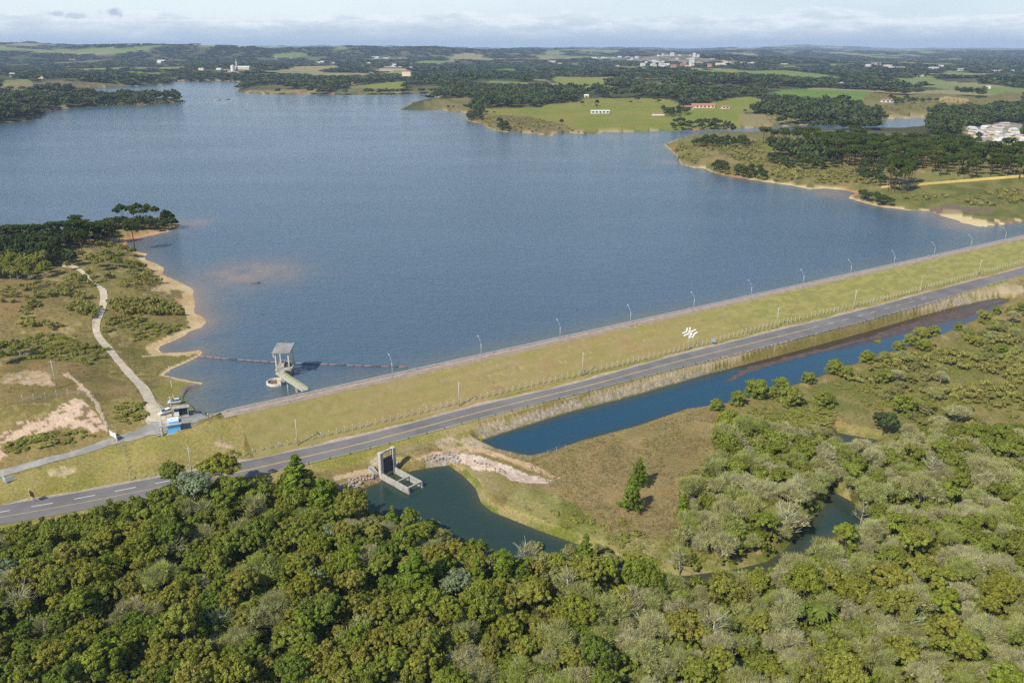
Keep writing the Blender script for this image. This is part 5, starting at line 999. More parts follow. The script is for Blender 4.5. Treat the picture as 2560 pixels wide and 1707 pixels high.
stones("riprap", zH([(600, 265), (640, 230), (700, 215), (800, 205), (960, 240), (1100, 275), (1200, 320), (1160, 360), (1000, 320), (850, 290), (740, 300), (620, 320)]), 5000, .95, .40, riprap_mat, "heap of grey stones banked along the pool east of the gate", 3, lambda X, Y, u, v: (u < 1150) | (fbm(X / 5, Y / 5, 58, 3) > .56))
stones("riprap", dF([(1120, 992), (1300, 933), (1440, 899), (1600, 852), (1800, 793), (1960, 747), (2100, 712), (2200, 690), (2200, 704), (2100, 724), (1960, 760), (1800, 806), (1600, 864), (1440, 910), (1300, 945), (1130, 1000)]), 9000, .9, .34, riprap_mat, "loose pale stones on the bank between the road and the canal", 6, lambda X, Y, u, v: (fbm(X / 6, Y / 6, 55, 3) > .44) & (sdist(X, Y, _roadpoly) > 1.6))
stones("riprap", zH([(40, 430), (120, 385), (200, 360), (310, 345), (325, 400), (240, 430), (100, 470)]), 4000, .8, .55, plain("brown_riprap", (.40, .33, .28), .95, .45, .7), "heap of brown stones banked along the pool beside the gate", 4)

# ------------------------------------------------------------------ built things
def V2(px, py, z): x, y = at(px, py, z); return Vector((float(x), float(y), z))
ORD = ["nearest", "second", "third", "fourth", "fifth", "sixth", "seventh", "eighth", "ninth", "tenth", "eleventh", "twelfth", "thirteenth", "farthest"]
# street lamps of the crest
lampbase = []
def lamp_parts(r_):
    MB().tube([(0, 0, 0), (0, 0, 6.3)], .085, 8, .06).build("pole", metal, r_, smooth=True)
    MB().tube([(0, 0, 6.3), (0, .75, 7.25), (0, 1.9, 8.35)], .05, 6, .035).build("arm", metal, r_, smooth=True)
    hd = MB(); hd.bar((0, 1.75, 8.3), (0, 2.5, 8.72), .30, .14).build("lamp_head", metal, r_, bevel=.03)
    MB().box(-.18, .18, -.18, .18, -.06, .10).build("foot", concrete, r_)
lamps0 = empty("street_lamp", (0, 0, 0)); lamp_parts(lamps0)
def copy_tree(o, parent=None):
    c_ = o.copy(); C.objects.link(c_)
    if parent is not None: c_.parent = parent
    for ch in [q for q in LINKED.get(o.name, ())]: copy_tree(ch, c_)
    return c_
LINKED = {}
def register(o):
    LINKED[o.name] = [q for q in C.objects if q.parent == o]
    for q in LINKED[o.name]: register(q)
register(lamps0)
for k_, s_ in enumerate([59.5] + [95.5 + 35.0 * i for i in range(13)]):
    o = lamps0 if k_ == 0 else copy_tree(lamps0); o.location = (*xy(s_, 1.72), 2.55); o.rotation_euler = (0, 0, DA)
    tag(o, "tall bent-arm street lamp on the crest, " + ("right beside the intake walkway" if k_ == 0 else ORD[k_ - 1] + " one beyond the intake walkway"), "street lamp", "street lamps along the dam crest")
# rails along the crest
def along_rail(name, t_, z0, zr, hh, th, gap, post_mat, rail_mat, label, s_a, s_b, ph):
    r_ = empty(name, (*xy(s_a, t_), z0), DA, label, "railing")
    MB().box(0, s_b - s_a, -th / 2, th / 2, zr - hh / 2, zr + hh / 2).build("rail", rail_mat, r_)
    n_ = int((s_b - s_a) / gap); pm = mesh("post", *(lambda m_: (m_.v, m_.f))(MB().box(-.06, .06, -.06 - th, -th * .5 - .003, 0, ph)), [post_mat])
    for i_ in range(min(n_, 99)): obj("post", pm, r_, (i_ * gap + .3, 0, 0))
    return r_
along_rail("crest_railing", -1.85, 2.53, .62, .34, .07, 5.6, metal, metal, "pale steel guard rail on the reservoir edge of the dam crest", S0 + 3, 600, .75)
along_rail("crest_railing", 1.95, 2.60, .42, .10, .06, 5.2, metal, plain("brown_rail", (.25, .17, .12), .8), "low thin rail on the grassy edge of the dam crest", S0 + 6, 600, .5)
# guard rail of the road
i0 = ix(700); gr_ = empty("guard_rail", (0, 0, 0), 0, "long steel guard rail between the road and the canal", "guard rail")
gp = (cen - nrm * (hw + .75)[:, None])[i0:NR - 3]; gz = np.full(len(gp), -5.45)
V = []; Fc = []
for i_, p_ in enumerate(gp):
    V += [(p_[0], p_[1], gz[i_] + .42), (p_[0] + nrm[i0 + i_, 0] * .06, p_[1] + nrm[i0 + i_, 1] * .06, gz[i_] + .60), (p_[0], p_[1], gz[i_] + .80)]
    if i_: b_ = 3 * i_; Fc += [(b_ - 3, b_, b_ + 1, b_ - 2), (b_ - 2, b_ + 1, b_ + 2, b_ - 1)]
o = obj("rail", mesh("rail", V, Fc, [metal]), gr_); md = o.modifiers.new("thickness", "SOLIDIFY"); md.thickness = .03
pm = mesh("post", *(lambda m_: (m_.v, m_.f))(MB().box(-.07, .07, -.07, .07, -.3, .74)), [dark_metal]); dl = np.r_[0, np.cumsum(np.hypot(*np.diff(gp, axis=0).T))]
for l in np.arange(0, dl[-1], dl[-1] / 99): obj("post", pm, gr_, (np.interp(l, dl, gp[:, 0]) - .1, np.interp(l, dl, gp[:, 1]) - .1, -5.45))
# fence at the toe of the dam
def concrete_post():
    m_ = MB(); m_.box(-.07, .07, -.07, .07, -.3, 1.75); m_.bar((0, 0, 1.72), (0, .34, 2.1), .13, .12); return m_
def braced_post():
    m_ = concrete_post(); m_.bar((-.05, 0, 1.5), (-1.25, 0, -.1), .12, .12); m_.bar((.05, 0, 1.5), (1.25, 0, -.1), .12, .12); return m_
fp_ = mesh("post", *(lambda m_: (m_.v, m_.f))(concrete_post()), [pale_concrete]); fb_ = mesh("post", *(lambda m_: (m_.v, m_.f))(braced_post()), [pale_concrete])
def fence(name, pts_px, gap, label, pmesh, bmesh_, every=11, wires=(.35, .7, 1.05, 1.4), cap=100, wr=.012):
    G = ground(*np.array(pts_px, float).T); pl = resample(np.stack(G[:2], 1), 1.0); dl_ = np.r_[0, np.cumsum(np.hypot(*np.diff(pl, axis=0).T))]
    q_ = np.arange(0, dl_[-1], gap); X = np.interp(q_, dl_, pl[:, 0]); Y = np.interp(q_, dl_, pl[:, 1]); Z = height(X, Y); o_ = (X[0], Y[0], Z[0])
    f_ = empty(name, o_, 0, label, "fence"); far_m = MB()
    ang = np.arctan2(np.gradient(Y), np.gradient(X))
    for i_ in range(len(q_)):
        me_ = bmesh_ if (every and i_ % every == every // 2) else pmesh
        if i_ < cap: obj("post", me_, f_, (X[i_] - o_[0], Y[i_] - o_[1], Z[i_] - o_[2]), ang[i_])
        else:
            M_ = Matrix.Translation((X[i_] - o_[0], Y[i_] - o_[1], Z[i_] - o_[2])) @ Matrix.Rotation(ang[i_], 4, "Z")
            far_m.add([M_ @ v.co for v in me_.vertices], [tuple(p_.vertices) for p_ in me_.polygons])
    if far_m.v: far_m.build("far_posts", pale_concrete, f_)["kind"] = "stuff"
    wm = MB()
    for wz in wires: wm.tube([(X[i_] - o_[0], Y[i_] - o_[1], Z[i_] - o_[2] + wz) for i_ in range(len(q_))], wr, 3)
    if wires: wm.build("wire", metal, f_)
    return f_
FEN = [(323, 1186), (344, 1182), (495, 1154), (574, 1138), (777, 1102), (830, 1089), (1151, 1010), (1457, 936), (1721, 872), (1943, 812), (2134, 768), (2299, 726), (2560, 657), (2740, 611)]
fence("concrete_post_fence", FEN, 2.6, "long wire fence on pale concrete posts at the toe of the dam's grass slope", fp_, fb_)
fence("concrete_post_fence", zV([(1520, 637), (1503, 560), (1487, 487), (1470, 408), (1452, 332), (1412, 292), (1385, 262)]), 2.7, "short concrete-post fence climbing the lawn from the road to the white gate", fp_, fb_, 0)
wood_post = mesh("post", *(lambda m_: (m_.v, m_.f))(MB().tube([(0, 0, -.3), (0, 0, 1.5)], .07, 6, .06)), [pale_bark])
fence("wire_fence", zD([(150, 1315), (273, 1303), (395, 1280), (515, 1268), (570, 1272), (615, 1310), (645, 1380), (668, 1425), (695, 1500), (705, 1510)]), 3.2, "old wire fence on thin posts round the bare pink earth patch", fp_, fp_, 0)
fence("wire_fence", zQ([(560, 230), (730, 190), (910, 150), (1040, 115), (1150, 85), (1280, 118), (1400, 148), (1540, 188), (1640, 222), (1760, 245), (1870, 290), (1960, 275), (2070, 215), (2160, 185), (2260, 160)]), 3.4, "thin wooden-post wire fence round the end of the canal", wood_post, wood_post, 0)
fence("wire_fence", zS([(735, 190), (1030, 205), (1180, 215), (1300, 235), (1400, 258), (1500, 275)]), 6, "row of white fence posts on the grass behind the yellow bank", fp_, fp_, 0, ())
# utility poles
up0 = empty("utility_pole", (0, 0, 0))
MB().tube([(0, 0, -.3), (0, 0, 9.2)], .17, 8, .10).build("pole", pale_concrete, up0, smooth=True); MB().box(-.9, .9, -.06, .06, 8.75, 8.9).build("crossarm", pale_bark, up0)
for x_ in (-.75, 0, .75): MB().tube([(x_, 0, 8.9), (x_, 0, 9.12)], .05, 6, .03).build("insulator", dark_metal, up0)
register(up0)
for k_, (x_, y_, h_, lb) in enumerate([(745, 1115, 1.0, "concrete utility pole at the dam's toe, nearest the outlet gate"), (1148, 1016, 1.0, "concrete utility pole at the dam's toe before the braced fence post above the canal's end"), (1456, 938, 1., "concrete utility pole at the dam's toe between the canal's end and the white emblem"), (1719, 875, 1., "concrete utility pole standing just below the white emblem"),
        (1941, 819, 1., "concrete utility pole, first past the blue sign"), (2134, 772, 1., "concrete utility pole, second past the blue sign"), (2446, 688, .95, "concrete utility pole farthest along the dam's toe"), (481, 1188, 1., "thin utility pole rising from the roadside trees"), (409, 1089, .88, "utility pole with benches at its foot beside the blue hut"), (142, 971, 1.08, "utility pole alone on the dry hillside"), (432, 1041, .75, "short pole beside the white shelter"), (2195, 401, 1.2, "white pole standing in the umbrella pine grove")]):
    o = up0 if k_ == 0 else copy_tree(up0); p_ = g1(x_, y_); o.location = p_; o.rotation_euler = (0, 0, DA + 1.57 if 3 < k_ < 7 or k_ < 4 else .2); o.scale = (1, 1, h_); tag(o, lb, "utility pole", "utility poles")
p_ = g1(2300, 729); o = empty("lamp_post", p_, DA, "road lamp on a concrete post at the far toe of the dam", "street lamp"); MB().tube([(0, 0, -.3), (0, 0, 8)], .15, 8, .1).build("pole", pale_concrete, o); MB().tube([(0, 0, 7.6), (.7, 0, 8.3), (1.4, 0, 8.5)], .05, 6).build("arm", metal, o); MB().box(1.2, 1.9, -.16, .16, 8.45, 8.58).build("lamp_head", metal, o)
p_ = g1(435, 1002); o = empty("radio_mast", p_, 0, "tall thin red and white mast beside the silver car", "mast")
for k_ in range(6): MB().tube([(0, 0, k_ * 2.5), (0, 0, k_ * 2.5 + 2.5)], .07, 6).build("section", white_paint if k_ % 2 == 0 else rust, o)
# intake tower
FL, FR = V2(692, 924, 2.9), V2(721, 929, 2.9); TA = rad(1.5); TW = 4.5
tw = empty("intake_tower", FL, TA, "concrete intake tower with a flat grey roof on slim columns standing in the reservoir", "tower"); D_ = 6.0
for x_, y_ in ((0, 0), (TW, 0), (0, D_), (TW, D_)): MB().box(x_ - .24, x_ + .24, y_ - .24, y_ + .24, .002, 6.75).build("column", pale_concrete, tw, bevel=.03)
rf = MB(); Mx = Matrix.Translation((TW / 2, D_ / 2, 6.95)) @ Matrix.Rotation(rad(5), 4, "X"); rf.box(-TW / 2 - .95, TW / 2 + .95, -D_ / 2 - .9, D_ / 2 + 1.2, -.28, .16, Mx); rf.build("roof", plain("weathered_roof", (.27, .265, .255), .9, .35, .5, dirt=(.18, .17, .15)), tw, bevel=.04)
MB().box(-.3, TW + .3, -.3, .3 + D_, 6.45, 6.7).build("roof_beam", concrete, tw)
MB().box(-.6, TW + .6, -.5, D_ + .6, -.32, 0).build("platform", concrete, tw)
MB().box(.5, TW - .1, .6, D_ - .2, -6, -.324).build("shaft", stained_concrete, tw)
hm = MB(); hm.box(TW * .45, TW * .9, 2.4, 4.4, .002, 1.1); hm.tube([(TW * .55, 3, 1.1), (TW * .55, 3, 2.0)], .1, 8); hm.tube([(TW * .8, 3.6, 1.1), (TW * .8, 3.6, 2.2)], .12, 8); hm.tube([(TW * .4, 3, 1.75), (TW * .72, 3, 1.75)], .05, 6); hm.build("hoist", dark_metal, tw)
MB().box(-.9, -.55, .1, .6, 4.6, 6.0).build("lamp_box", pale_concrete, tw)
pl_ = MB()
for z_ in (.5, .95): pl_.tube([(-.5, 1.4, z_), (-.5, D_ + .5, z_), (TW + .5, D_ + .5, z_), (TW + .5, .4, z_)], .035, 5)
for q_ in [(-.5, 1.4), (-.5, 3), (-.5, 4.8), (-.5, D_ + .5), (TW / 2, D_ + .5), (TW + .5, D_ + .5), (TW + .5, 4), (TW + .5, 2), (TW + .5, .4)]: pl_.tube([(q_[0], q_[1], 0), (q_[0], q_[1], .97)], .035, 5)
pl_.build("railing", rail_yellow, tw)
# walkway from the crest
wk = [V2(763, 976, 2.75), V2(697.5, 933, 2.75)]; wk.append(FL + Vector((math.cos(TA), math.sin(TA), 0)) * TW * .45 + Vector((0, 0, -.15)) - Vector((-math.sin(TA), math.cos(TA), 0)) * .5)
ww = empty("walkway", wk[0], 0, "narrow railed footbridge from the dam crest to the intake tower", "footbridge"); W0 = wk[0]; P3 = [q - W0 for q in wk]
def side(off):
    d1 = (P3[1] - P3[0]).normalized(); d2 = (P3[2] - P3[1]).normalized(); n1 = Vector((-d1.y, d1.x, 0)); n2 = Vector((-d2.y, d2.x, 0)); nb = (n1 + n2).normalized(); nb = nb / max(nb.dot(n1), .4)
    return [P3[0] + n1 * off, P3[1] + nb * off, P3[2] + n2 * off]
a_, b_ = side(1.05), side(-1.05); dk = MB()
for i_ in (0, 1): dk.add([a_[i_] - Vector((0, 0, .25)), a_[i_ + 1] - Vector((0, 0, .25)), b_[i_ + 1] - Vector((0, 0, .25)), b_[i_] - Vector((0, 0, .25)), a_[i_], a_[i_ + 1], b_[i_ + 1], b_[i_]], [(0, 1, 2, 3), (7, 6, 5, 4), (0, 4, 5, 1), (1, 5, 6, 2), (2, 6, 7, 3), (3, 7, 4, 0)])
dk.build("deck", concrete, ww)
for sgn, lab in ((1.0, None), (-1.0, None)):
    e_ = side(sgn); rl_ = MB()
    for z_ in (.12, .4, .7, 1.0): rl_.tube([q + Vector((0, 0, z_)) for q in e_], .035, 5)
    for i_ in (0, 1):
        L_ = (e_[i_ + 1] - e_[i_]).length; n_ = max(2, int(L_ / .9))
        for k_ in range(n_ + 1): q = e_[i_].lerp(e_[i_ + 1], k_ / n_); rl_.tube([q, q + Vector((0, 0, 1.02))], .035, 5)
    rl_.build("railing", rail_yellow, ww)
q = P3[0].lerp(P3[1], .33); MB().box(q.x - .35, q.x + .35, q.y - .35, q.y + .35, -8, -.256).build("pier", stained_concrete, ww); q = P3[0].lerp(P3[1], .88); MB().box(q.x - .3, q.x + .3, q.y - .3, q.y + .3, -8, -.256).build("pier", stained_concrete, ww)
# round spillway weir
wc = V2(689.5, 953, .7); sw_ = empty("spillway_weir", wc, 0, "round concrete spillway rim with a rusty brown inside beside the walkway", "spillway"); n_ = 40; V = []; Fc = []
for j in range(n_):
    a = 2 * math.pi * j / n_; c_, s_ = math.cos(a), math.sin(a)
    for r_2, z_ in ((3.25, -3), (3.25, .0), (3.1, .14), (2.75, .14), (2.6, 0), (2.3, -2.6)): V.append((c_ * r_2, s_ * r_2, z_))
for j in range(n_):
    for k_ in range(5): a0 = j * 6 + k_; b0 = ((j + 1) % n_) * 6 + k_; Fc.append((a0, b0, b0 + 1, a0 + 1))
obj("rim", mesh("rim", V, Fc, [pale_concrete], True), sw_); MB().prism([(2.45 * math.cos(k_ * .157), 2.45 * math.sin(k_ * .157)) for k_ in range(40)], -2.6, -.5).build("inner_floor", plain("rusty_water", (.20, .11, .06), .6, .3), sw_)
MB().box(1.2, 3.6, -.2, .25, -2.5, 1.0, Matrix.Rotation(-.75, 4, "Z")).build("side_wall", pale_concrete, sw_)
# floating boom
bp_ = [V2(*q, .12) for q in ((478, 888), (560, 896), (640, 902), (690, 905), (735, 907), (830, 911), (905, 914), (960, 916), (1020, 917))]; bo = empty("floating_boom", bp_[0], 0, "thin faded red floating boom strung across the water behind the tower", "boom")
dl_ = [0]; 
for i_ in range(1, len(bp_)): dl_.append(dl_[-1] + (bp_[i_] - bp_[i_ - 1]).length)
def bat(l): return Vector([float(np.interp(l, dl_, [q[k_] for q in bp_])) for k_ in range(3)]) - bp_[0]
for k_ in range(26):
    l0 = dl_[-1] * k_ / 26; l1 = l0 + dl_[-1] / 26 * .93; mf = boom_dark if k_ in (5, 11, 12, 18, 22, 24) else rust; MB().tube([bat(l0), bat((l0 + l1) / 2), bat(l1)], .19, 7).build("float", mf, bo, smooth=True)
# outlet works
oa = math.atan2(-9.05, 9.7); oo = Vector((-37.1, 205.9, -7.6)); og = empty("outlet_gate", oo, oa, "concrete outlet channel with two white pylons holding a dark ribbed gate", "sluice gate"); OW, OL = 5.5, 12.7
for sg in (-1, 1):
    y0 = sg * OW / 2; MB().box(.95, OL, min(y0, y0 - sg * .55), max(y0, y0 - sg * .55), -3.6, 0).build("channel_wall", concrete, og, bevel=.04)
    MB().box(-.35, .945, min(y0 + sg * .12, y0 - sg * .95), max(y0 + sg * .12, y0 - sg * .95), -3.6, 6.7).build("pylon", pale_concrete, og, bevel=.05)
    MB().add([(-.4, y0, -.3), (-.4, y0 + sg * 2.0, .3), (-3.4, y0 + sg * 1.6, 1.5), (-3.4, y0, 1.5), (-.4, y0, -2), (-.4, y0 + sg * 2.0, -2), (-3.4, y0 + sg * 1.6, -2), (-3.4, y0, -2)], [(0, 1, 2, 3), (4, 7, 6, 5), (0, 4, 5, 1), (1, 5, 6, 2), (2, 6, 7, 3), (3, 7, 4, 0)]).build("apron", concrete, og)
    ew = MB(); ew.add([(OL + .003, y0, 0), (OL + .003, y0 - sg * .55, 0), (OL + .9, y0 - sg * .5, -3.6), (OL + .9, y0 - sg * .05, -3.6), (OL + .003, y0, -3.6), (OL + .003, y0 - sg * .55, -3.6)], [(0, 1, 2, 3), (0, 3, 4), (1, 5, 2), (0, 4, 5, 1)]); ew.build("buttress", concrete, og)
MB().box(-.1, .6, -OW / 2 + .955, OW / 2 - .955, 6.15, 6.62).build("lintel", concrete, og, bevel=.03)
for x_ in (7.2, OL - .6): MB().box(x_, x_ + .55, -OW / 2 + .553, OW / 2 - .553, -.55, -.02).build("cross_beam", concrete, og, bevel=.03)
gt = MB(); gt.box(.15, .4, -OW / 2 + .97, OW / 2 - .97, -.9, 4.3)
gate_ = gt.build("gate_panel", plain("black_gate", (.030, .032, .038), .55, .3), og)
gb = MB()
for z_ in (-.55, .15, .85, 1.55, 2.3, 3.1, 3.95): gb.box(.405, .62, -OW / 2 + 1.0, OW / 2 - 1.0, z_, z_ + .12)
for k_ in range(5): y_ = -OW / 2 + 1.1 + k_ * (OW - 2.2) / 4; gb.box(.408, .55, y_ - .05, y_ + .05, -.8, 4.2)
gb.build("stiffener", plain("grey_steel", (.17, .18, .20), .6, .3), gate_)
MB().box(-3, .1, -OW / 2 + .9, OW / 2 - .9, -3.5, -2.6).build("sill", stained_concrete, og)
# guard hut
HZ = g1(430, 1083); hut = empty("guard_hut", HZ + Vector((.2, 1.6, 0)), rad(23), "bright blue guard hut under a wide flat grey roof", "hut")
MB().box(-2.2, 2.2, -2.2, 2.0, -.8, .12).build("plinth", concrete, hut); MB().box(-1.75, 1.75, -1.75, 1.6, .122, 1.35).build("lower_wall", blue_light, hut); MB().box(-1.752, 1.752, -1.752, 1.602, 1.352, 2.9).build("wall", blue_light, hut)
MB().box(-3.9, 2.3, -2.3, 2.1, 2.92, 3.14).build("roof", concrete, hut, bevel=.02)
tk = MB().box(-1.55, 1.55, -1.5, 1.3, 3.142, 3.95).build("tank_box", white_paint, hut); MB().box(-1.3, 1.3, -1.56, -1.505, 3.2, 3.85).build("blue_front", blue_light, tk); MB().box(1.553, 1.6, -1.2, 1.0, 3.25, 3.8).build("side_opening", glass, tk)
wn = MB().box(1.754, 1.80, -1.0, .6, 1.5, 2.5).build("window", glass, hut); MB().box(-1.80, -1.756, -.4, .5, .15, 2.3).build("door", blue_dark, hut); MB().box(-.9, .9, -1.81, -1.756, 2.45, 2.75).build("name_board", blue_dark, hut)
for y_ in (-2.0, 1.8): MB().tube([(-3.6, y_, -.4), (-3.6, y_, 2.915)], .07, 8).build("column", white_paint, hut)
# shelter
SZ = g1(449, 1041); sh_ = empty("shelter", SZ + Vector((0, 1.6, 0)), rad(20), "open white shelter with a sloping grey roof behind the blue hut", "shelter")
MB().box(-2.1, -1.95, -1.5, 1.5, -.2, 2.3).build("wall", wall_white, sh_); MB().box(-1.945, 2.1, 1.36, 1.5, -.2, 2.3).build("back_wall", wall_white, sh_); MB().box(-1.945, -.6, -1.5, -1.36, -.2, 1.6).build("front_wall", white_paint, sh_)
MB().box(1.95, 2.1, -1.5, 1.355, -.2, 1.1).build("side_wall", sign_blue, sh_); MB().box(-.55, 1.94, -.2, .05, .4, 2.1).build("glazing", glass, sh_); MB().box(1.95, 2.1, -1.5, -1.36, 1.102, 2.2).build("column", sign_blue, sh_)
rm = MB(); rm.box(-2.5, 2.5, -1.0, 1.9, 0, .12, Matrix.Translation((0, 0, 2.38)) @ Matrix.Rotation(rad(-7), 4, "X")); rm.build("roof", roof_grey, sh_); MB().box(-2.0, 2.3, -1.9, -1.5, -.25, .02).build("plinth", pale_concrete, sh_)
# cars
def car(px, py, rz_, paint_, label):
    p_ = g1(px, py); r_ = empty("parked_car", p_ + Vector((0, 0, .05)), rz_, label, "car")
    prof = [(-2.0, .35), (-2.05, .8), (-1.9, 1.0), (-1.45, 1.02), (1.0, 1.0), (1.85, .86), (2.05, .68), (2.05, .35)]
    V = [(x, y, z) for y in (-.84, .84) for x, z in prof]; n_ = len(prof); Fc = [tuple(range(n_)), tuple(range(n_, 2 * n_))[::-1]] + [(i_, n_ + i_, n_ + (i_ + 1) % n_, (i_ + 1) % n_) for i_ in range(n_)]
    MB().add(V, Fc).build("body", paint_, r_, bevel=.06)
    cb = [(-1.85, 1.0), (-1.5, 1.47), (-.1, 1.5), (.55, 1.30), (1.05, .99)]; V = [(x, y * (1 if z < 1.1 else .84), z) for y in (-.8, .8) for x, z in cb]; n_ = len(cb)
    MB().add(V, [tuple(range(n_)), tuple(range(n_, 2 * n_))[::-1]] + [(i_, n_ + i_, n_ + (i_ + 1) % n_, (i_ + 1) % n_) for i_ in range(n_)]).build("cabin", glass, r_)
    MB().add([(x, y, z) for z in (1.505, 1.55) for x, y in ((-1.5, -.64), (-.05, -.64), (-.05, .64), (-1.5, .64))], [(3, 2, 1, 0), (4, 5, 6, 7), (0, 1, 5, 4), (1, 2, 6, 5), (2, 3, 7, 6), (3, 0, 4, 7)]).build("roof", paint_, r_, bevel=.02)
    pil = MB()
    for y_ in (-.76, .76):
        pil.bar((-.1, y_ * .9, 1.5), (1.02, y_ * 1.04, 1.0), .07, .07); pil.bar((-.35, y_ * .95, 1.48), (-.35, y_ * 1.06, 1.0), .07, .05); pil.bar((-1.5, y_ * .9, 1.47), (-1.82, y_ * 1.04, 1.0), .09, .07)
    pil.build("pillar", paint_, r_)
    for x_ in (-1.3, 1.28):
        for y_ in (-.78, .78):
            w_ = MB().tube([(x_, y_ - .1, .32), (x_, y_ + .1, .32)], .32, 14).build("wheel", rubber, r_); MB().tube([(x_, y_ - .12, .32), (x_, y_ + .12, .32)], .18, 10).build("rim", metal, w_)
    for y_ in (-.6, .6):
        MB().box(2.045, 2.075, y_ - .16, y_ + .16, .62, .76).build("headlight", white_paint, r_); MB().box(-2.075, -2.045, y_ - .14, y_ + .14, .68, .88).build("tail_light", rust, r_)
    return r_
car(414, 1034, rad(228), carp_white, "white hatchback parked at the end of the gravel track"); car(437, 1008, rad(198), carp_silver, "silver estate car parked on the grass beside the mast")
# people on the crest
def person(px, py, shirt, trousers, label, stride, z_=2.53):
    p_ = V2(px, py, z_); r_ = empty("person", p_, rad(60), label, "person")
    J = {"pel": (0, 0, .95), "ch": (0, .02, 1.38), "nk": (0, .03, 1.50), "hd": (0, .06, 1.62), "ht": (0, .05, 1.74), "hl": (-.1, 0, .9), "kl": (-.11, .08 * stride, .5), "fl": (-.11, -.1 * stride, .06), "tl": (-.11, .06 - .1 * stride, .04), "hr": (.1, 0, .9), "kr": (.11, -.02 * stride, .5), "fr": (.11, .14 * stride, .06), "tr": (.11, .28 * stride + .04, .04), "sl": (-.2, .02, 1.42), "el": (-.25, -.02, 1.14), "wl": (-.25, .08, .9), "sr": (.2, .02, 1.42), "er": (.25, .0, 1.14), "wr": (.25, .12, .92), "gl": (-.25, .11, .80), "g_r": (.25, .16, .82)}
    Rr = dict(pel=.15, ch=.15, nk=.06, hd=.10, ht=.07, hl=.09, kl=.065, fl=.05, tl=.04, hr=.09, kr=.065, fr=.05, tr=.04, sl=.07, el=.05, wl=.035, sr=.07, er=.05, wr=.035, gl=.035, g_r=.035)
    E_ = [("pel", "ch"), ("ch", "nk"), ("nk", "hd"), ("hd", "ht"), ("pel", "hl"), ("hl", "kl"), ("kl", "fl"), ("fl", "tl"), ("pel", "hr"), ("hr", "kr"), ("kr", "fr"), ("fr", "tr"), ("ch", "sl"), ("sl", "el"), ("el", "wl"), ("wl", "gl"), ("ch", "sr"), ("sr", "er"), ("er", "wr"), ("wr", "g_r")]
    ks = list(J); me = bpy.data.meshes.new("body"); me.from_pydata([J[k_] for k_ in ks], [(ks.index(a), ks.index(b)) for a, b in E_], [])
    o_ = bpy.data.objects.new("body", me); C.objects.link(o_); m_ = o_.modifiers.new("skin", "SKIN"); o_.modifiers.new("sub", "SUBSURF").levels = 1
    for i_, k_ in enumerate(ks): me.skin_vertices[0].data[i_].radius = (Rr[k_], Rr[k_])
    me.skin_vertices[0].data[0].use_root = True
    dg = bpy.context.evaluated_depsgraph_get(); nm = bpy.data.meshes.new_from_object(o_.evaluated_get(dg)); bpy.data.objects.remove(o_)
    for mm in (skin, shirt, trousers): nm.materials.append(mm)
    for pl in nm.polygons:
        z = pl.center.z; pl.material_index = 2 if z < .98 and abs(pl.center.x) < .2 else (1 if z < 1.47 and not (abs(pl.center.x) > .2 and z < 1.12) else 0); pl.use_smooth = True
    nm.name = "body"; b_ = obj("body", nm, r_)
    hr = MB(); bm = bmesh.new(); bmesh.ops.create_uvsphere(bm, u_segments=10, v_segments=6, radius=.125); hv = [(v.co.x, v.co.y + .035, v.co.z * .9 + 1.70) for v in bm.verts]; hf = [tuple(v.index for v in f.verts) for f in bm.faces]; bm.free(); hr.add(hv, hf).build("hair", hair_mat, r_, smooth=True)
person(516, 1042, cloth_dark, cloth_dark, "person in dark clothes standing at the start of the dam crest", .3); person(521.5, 1043.5, cloth_white, cloth_dark, "person in a white shirt and dark trousers walking on the dam crest", 1.0)
# gate, signs, benches
ga, gb_ = g1(277, 1089), g1(292.5, 1103); ga_ = math.atan2(gb_.y - ga.y, gb_.x - ga.x); gl_ = (gb_ - ga).length
gte = empty("metal_gate", ga, ga_, "white sheet-metal gate across the access road", "gate"); 
for k_ in range(2): MB().box(.15 + k_ * gl_ / 2, gl_ / 2 - .1 + k_ * gl_ / 2, -.04, .04, .15, 1.7).build("leaf", white_paint, gte)
for x_ in (0, gl_): MB().box(x_ - .14, x_ + .14, -.14, .14, -.6, 2.0).build("post", white_paint, gte)
p_ = g1(16, 1210); vs = empty("billboard", p_, 0, "V-shaped pair of pale blue road boards on the lawn", "sign")
MB().box(-2.6, 0, -.05, .05, .5, 1.9, Matrix.Rotation(-.75, 4, "Z")).build("panel", sign_blue, vs); MB().box(.06, 2.2, -.05, .05, .5, 1.9, Matrix.Rotation(.9, 4, "Z")).build("panel", white_paint, vs)
for q in ((-1.6, 1.5), (1.2, 1.5), (0, 0)): MB().tube([(q[0], q[1], -.4), (q[0], q[1], .6)], .06, 6).build("post", metal, vs)
p_ = g1(76, 1238); bs = empty("road_sign", p_, rad(-30), "black-backed road sign beside the road near the V-shaped boards", "sign"); MB().box(-.1, 1.9, -.04, .04, 1.0, 2.7).build("panel", black_mat, bs); MB().tube([(.2, .08, -.3), (.2, .08, 1.6)], .06, 6).build("post", white_paint, bs); MB().tube([(1.5, .08, -.3), (1.5, .08, 1.6)], .06, 6).build("post", dark_metal, bs)
p_ = g1(1783, 862); ss_ = empty("road_sign", p_, DA - .5, "pale blue upright sign between the fence and the road below the emblem", "sign"); MB().box(-.5, .5, -.04, .04, 1.2, 2.9).build("panel", sign_blue, ss_); MB().box(-.5, .5, -.045, .045, .75, 1.19).build("lower_panel", black_mat, ss_)
for x_ in (-.4, .4): MB().tube([(x_, 0, -.3), (x_, 0, .75)], .05, 6).build("post", white_paint, ss_)
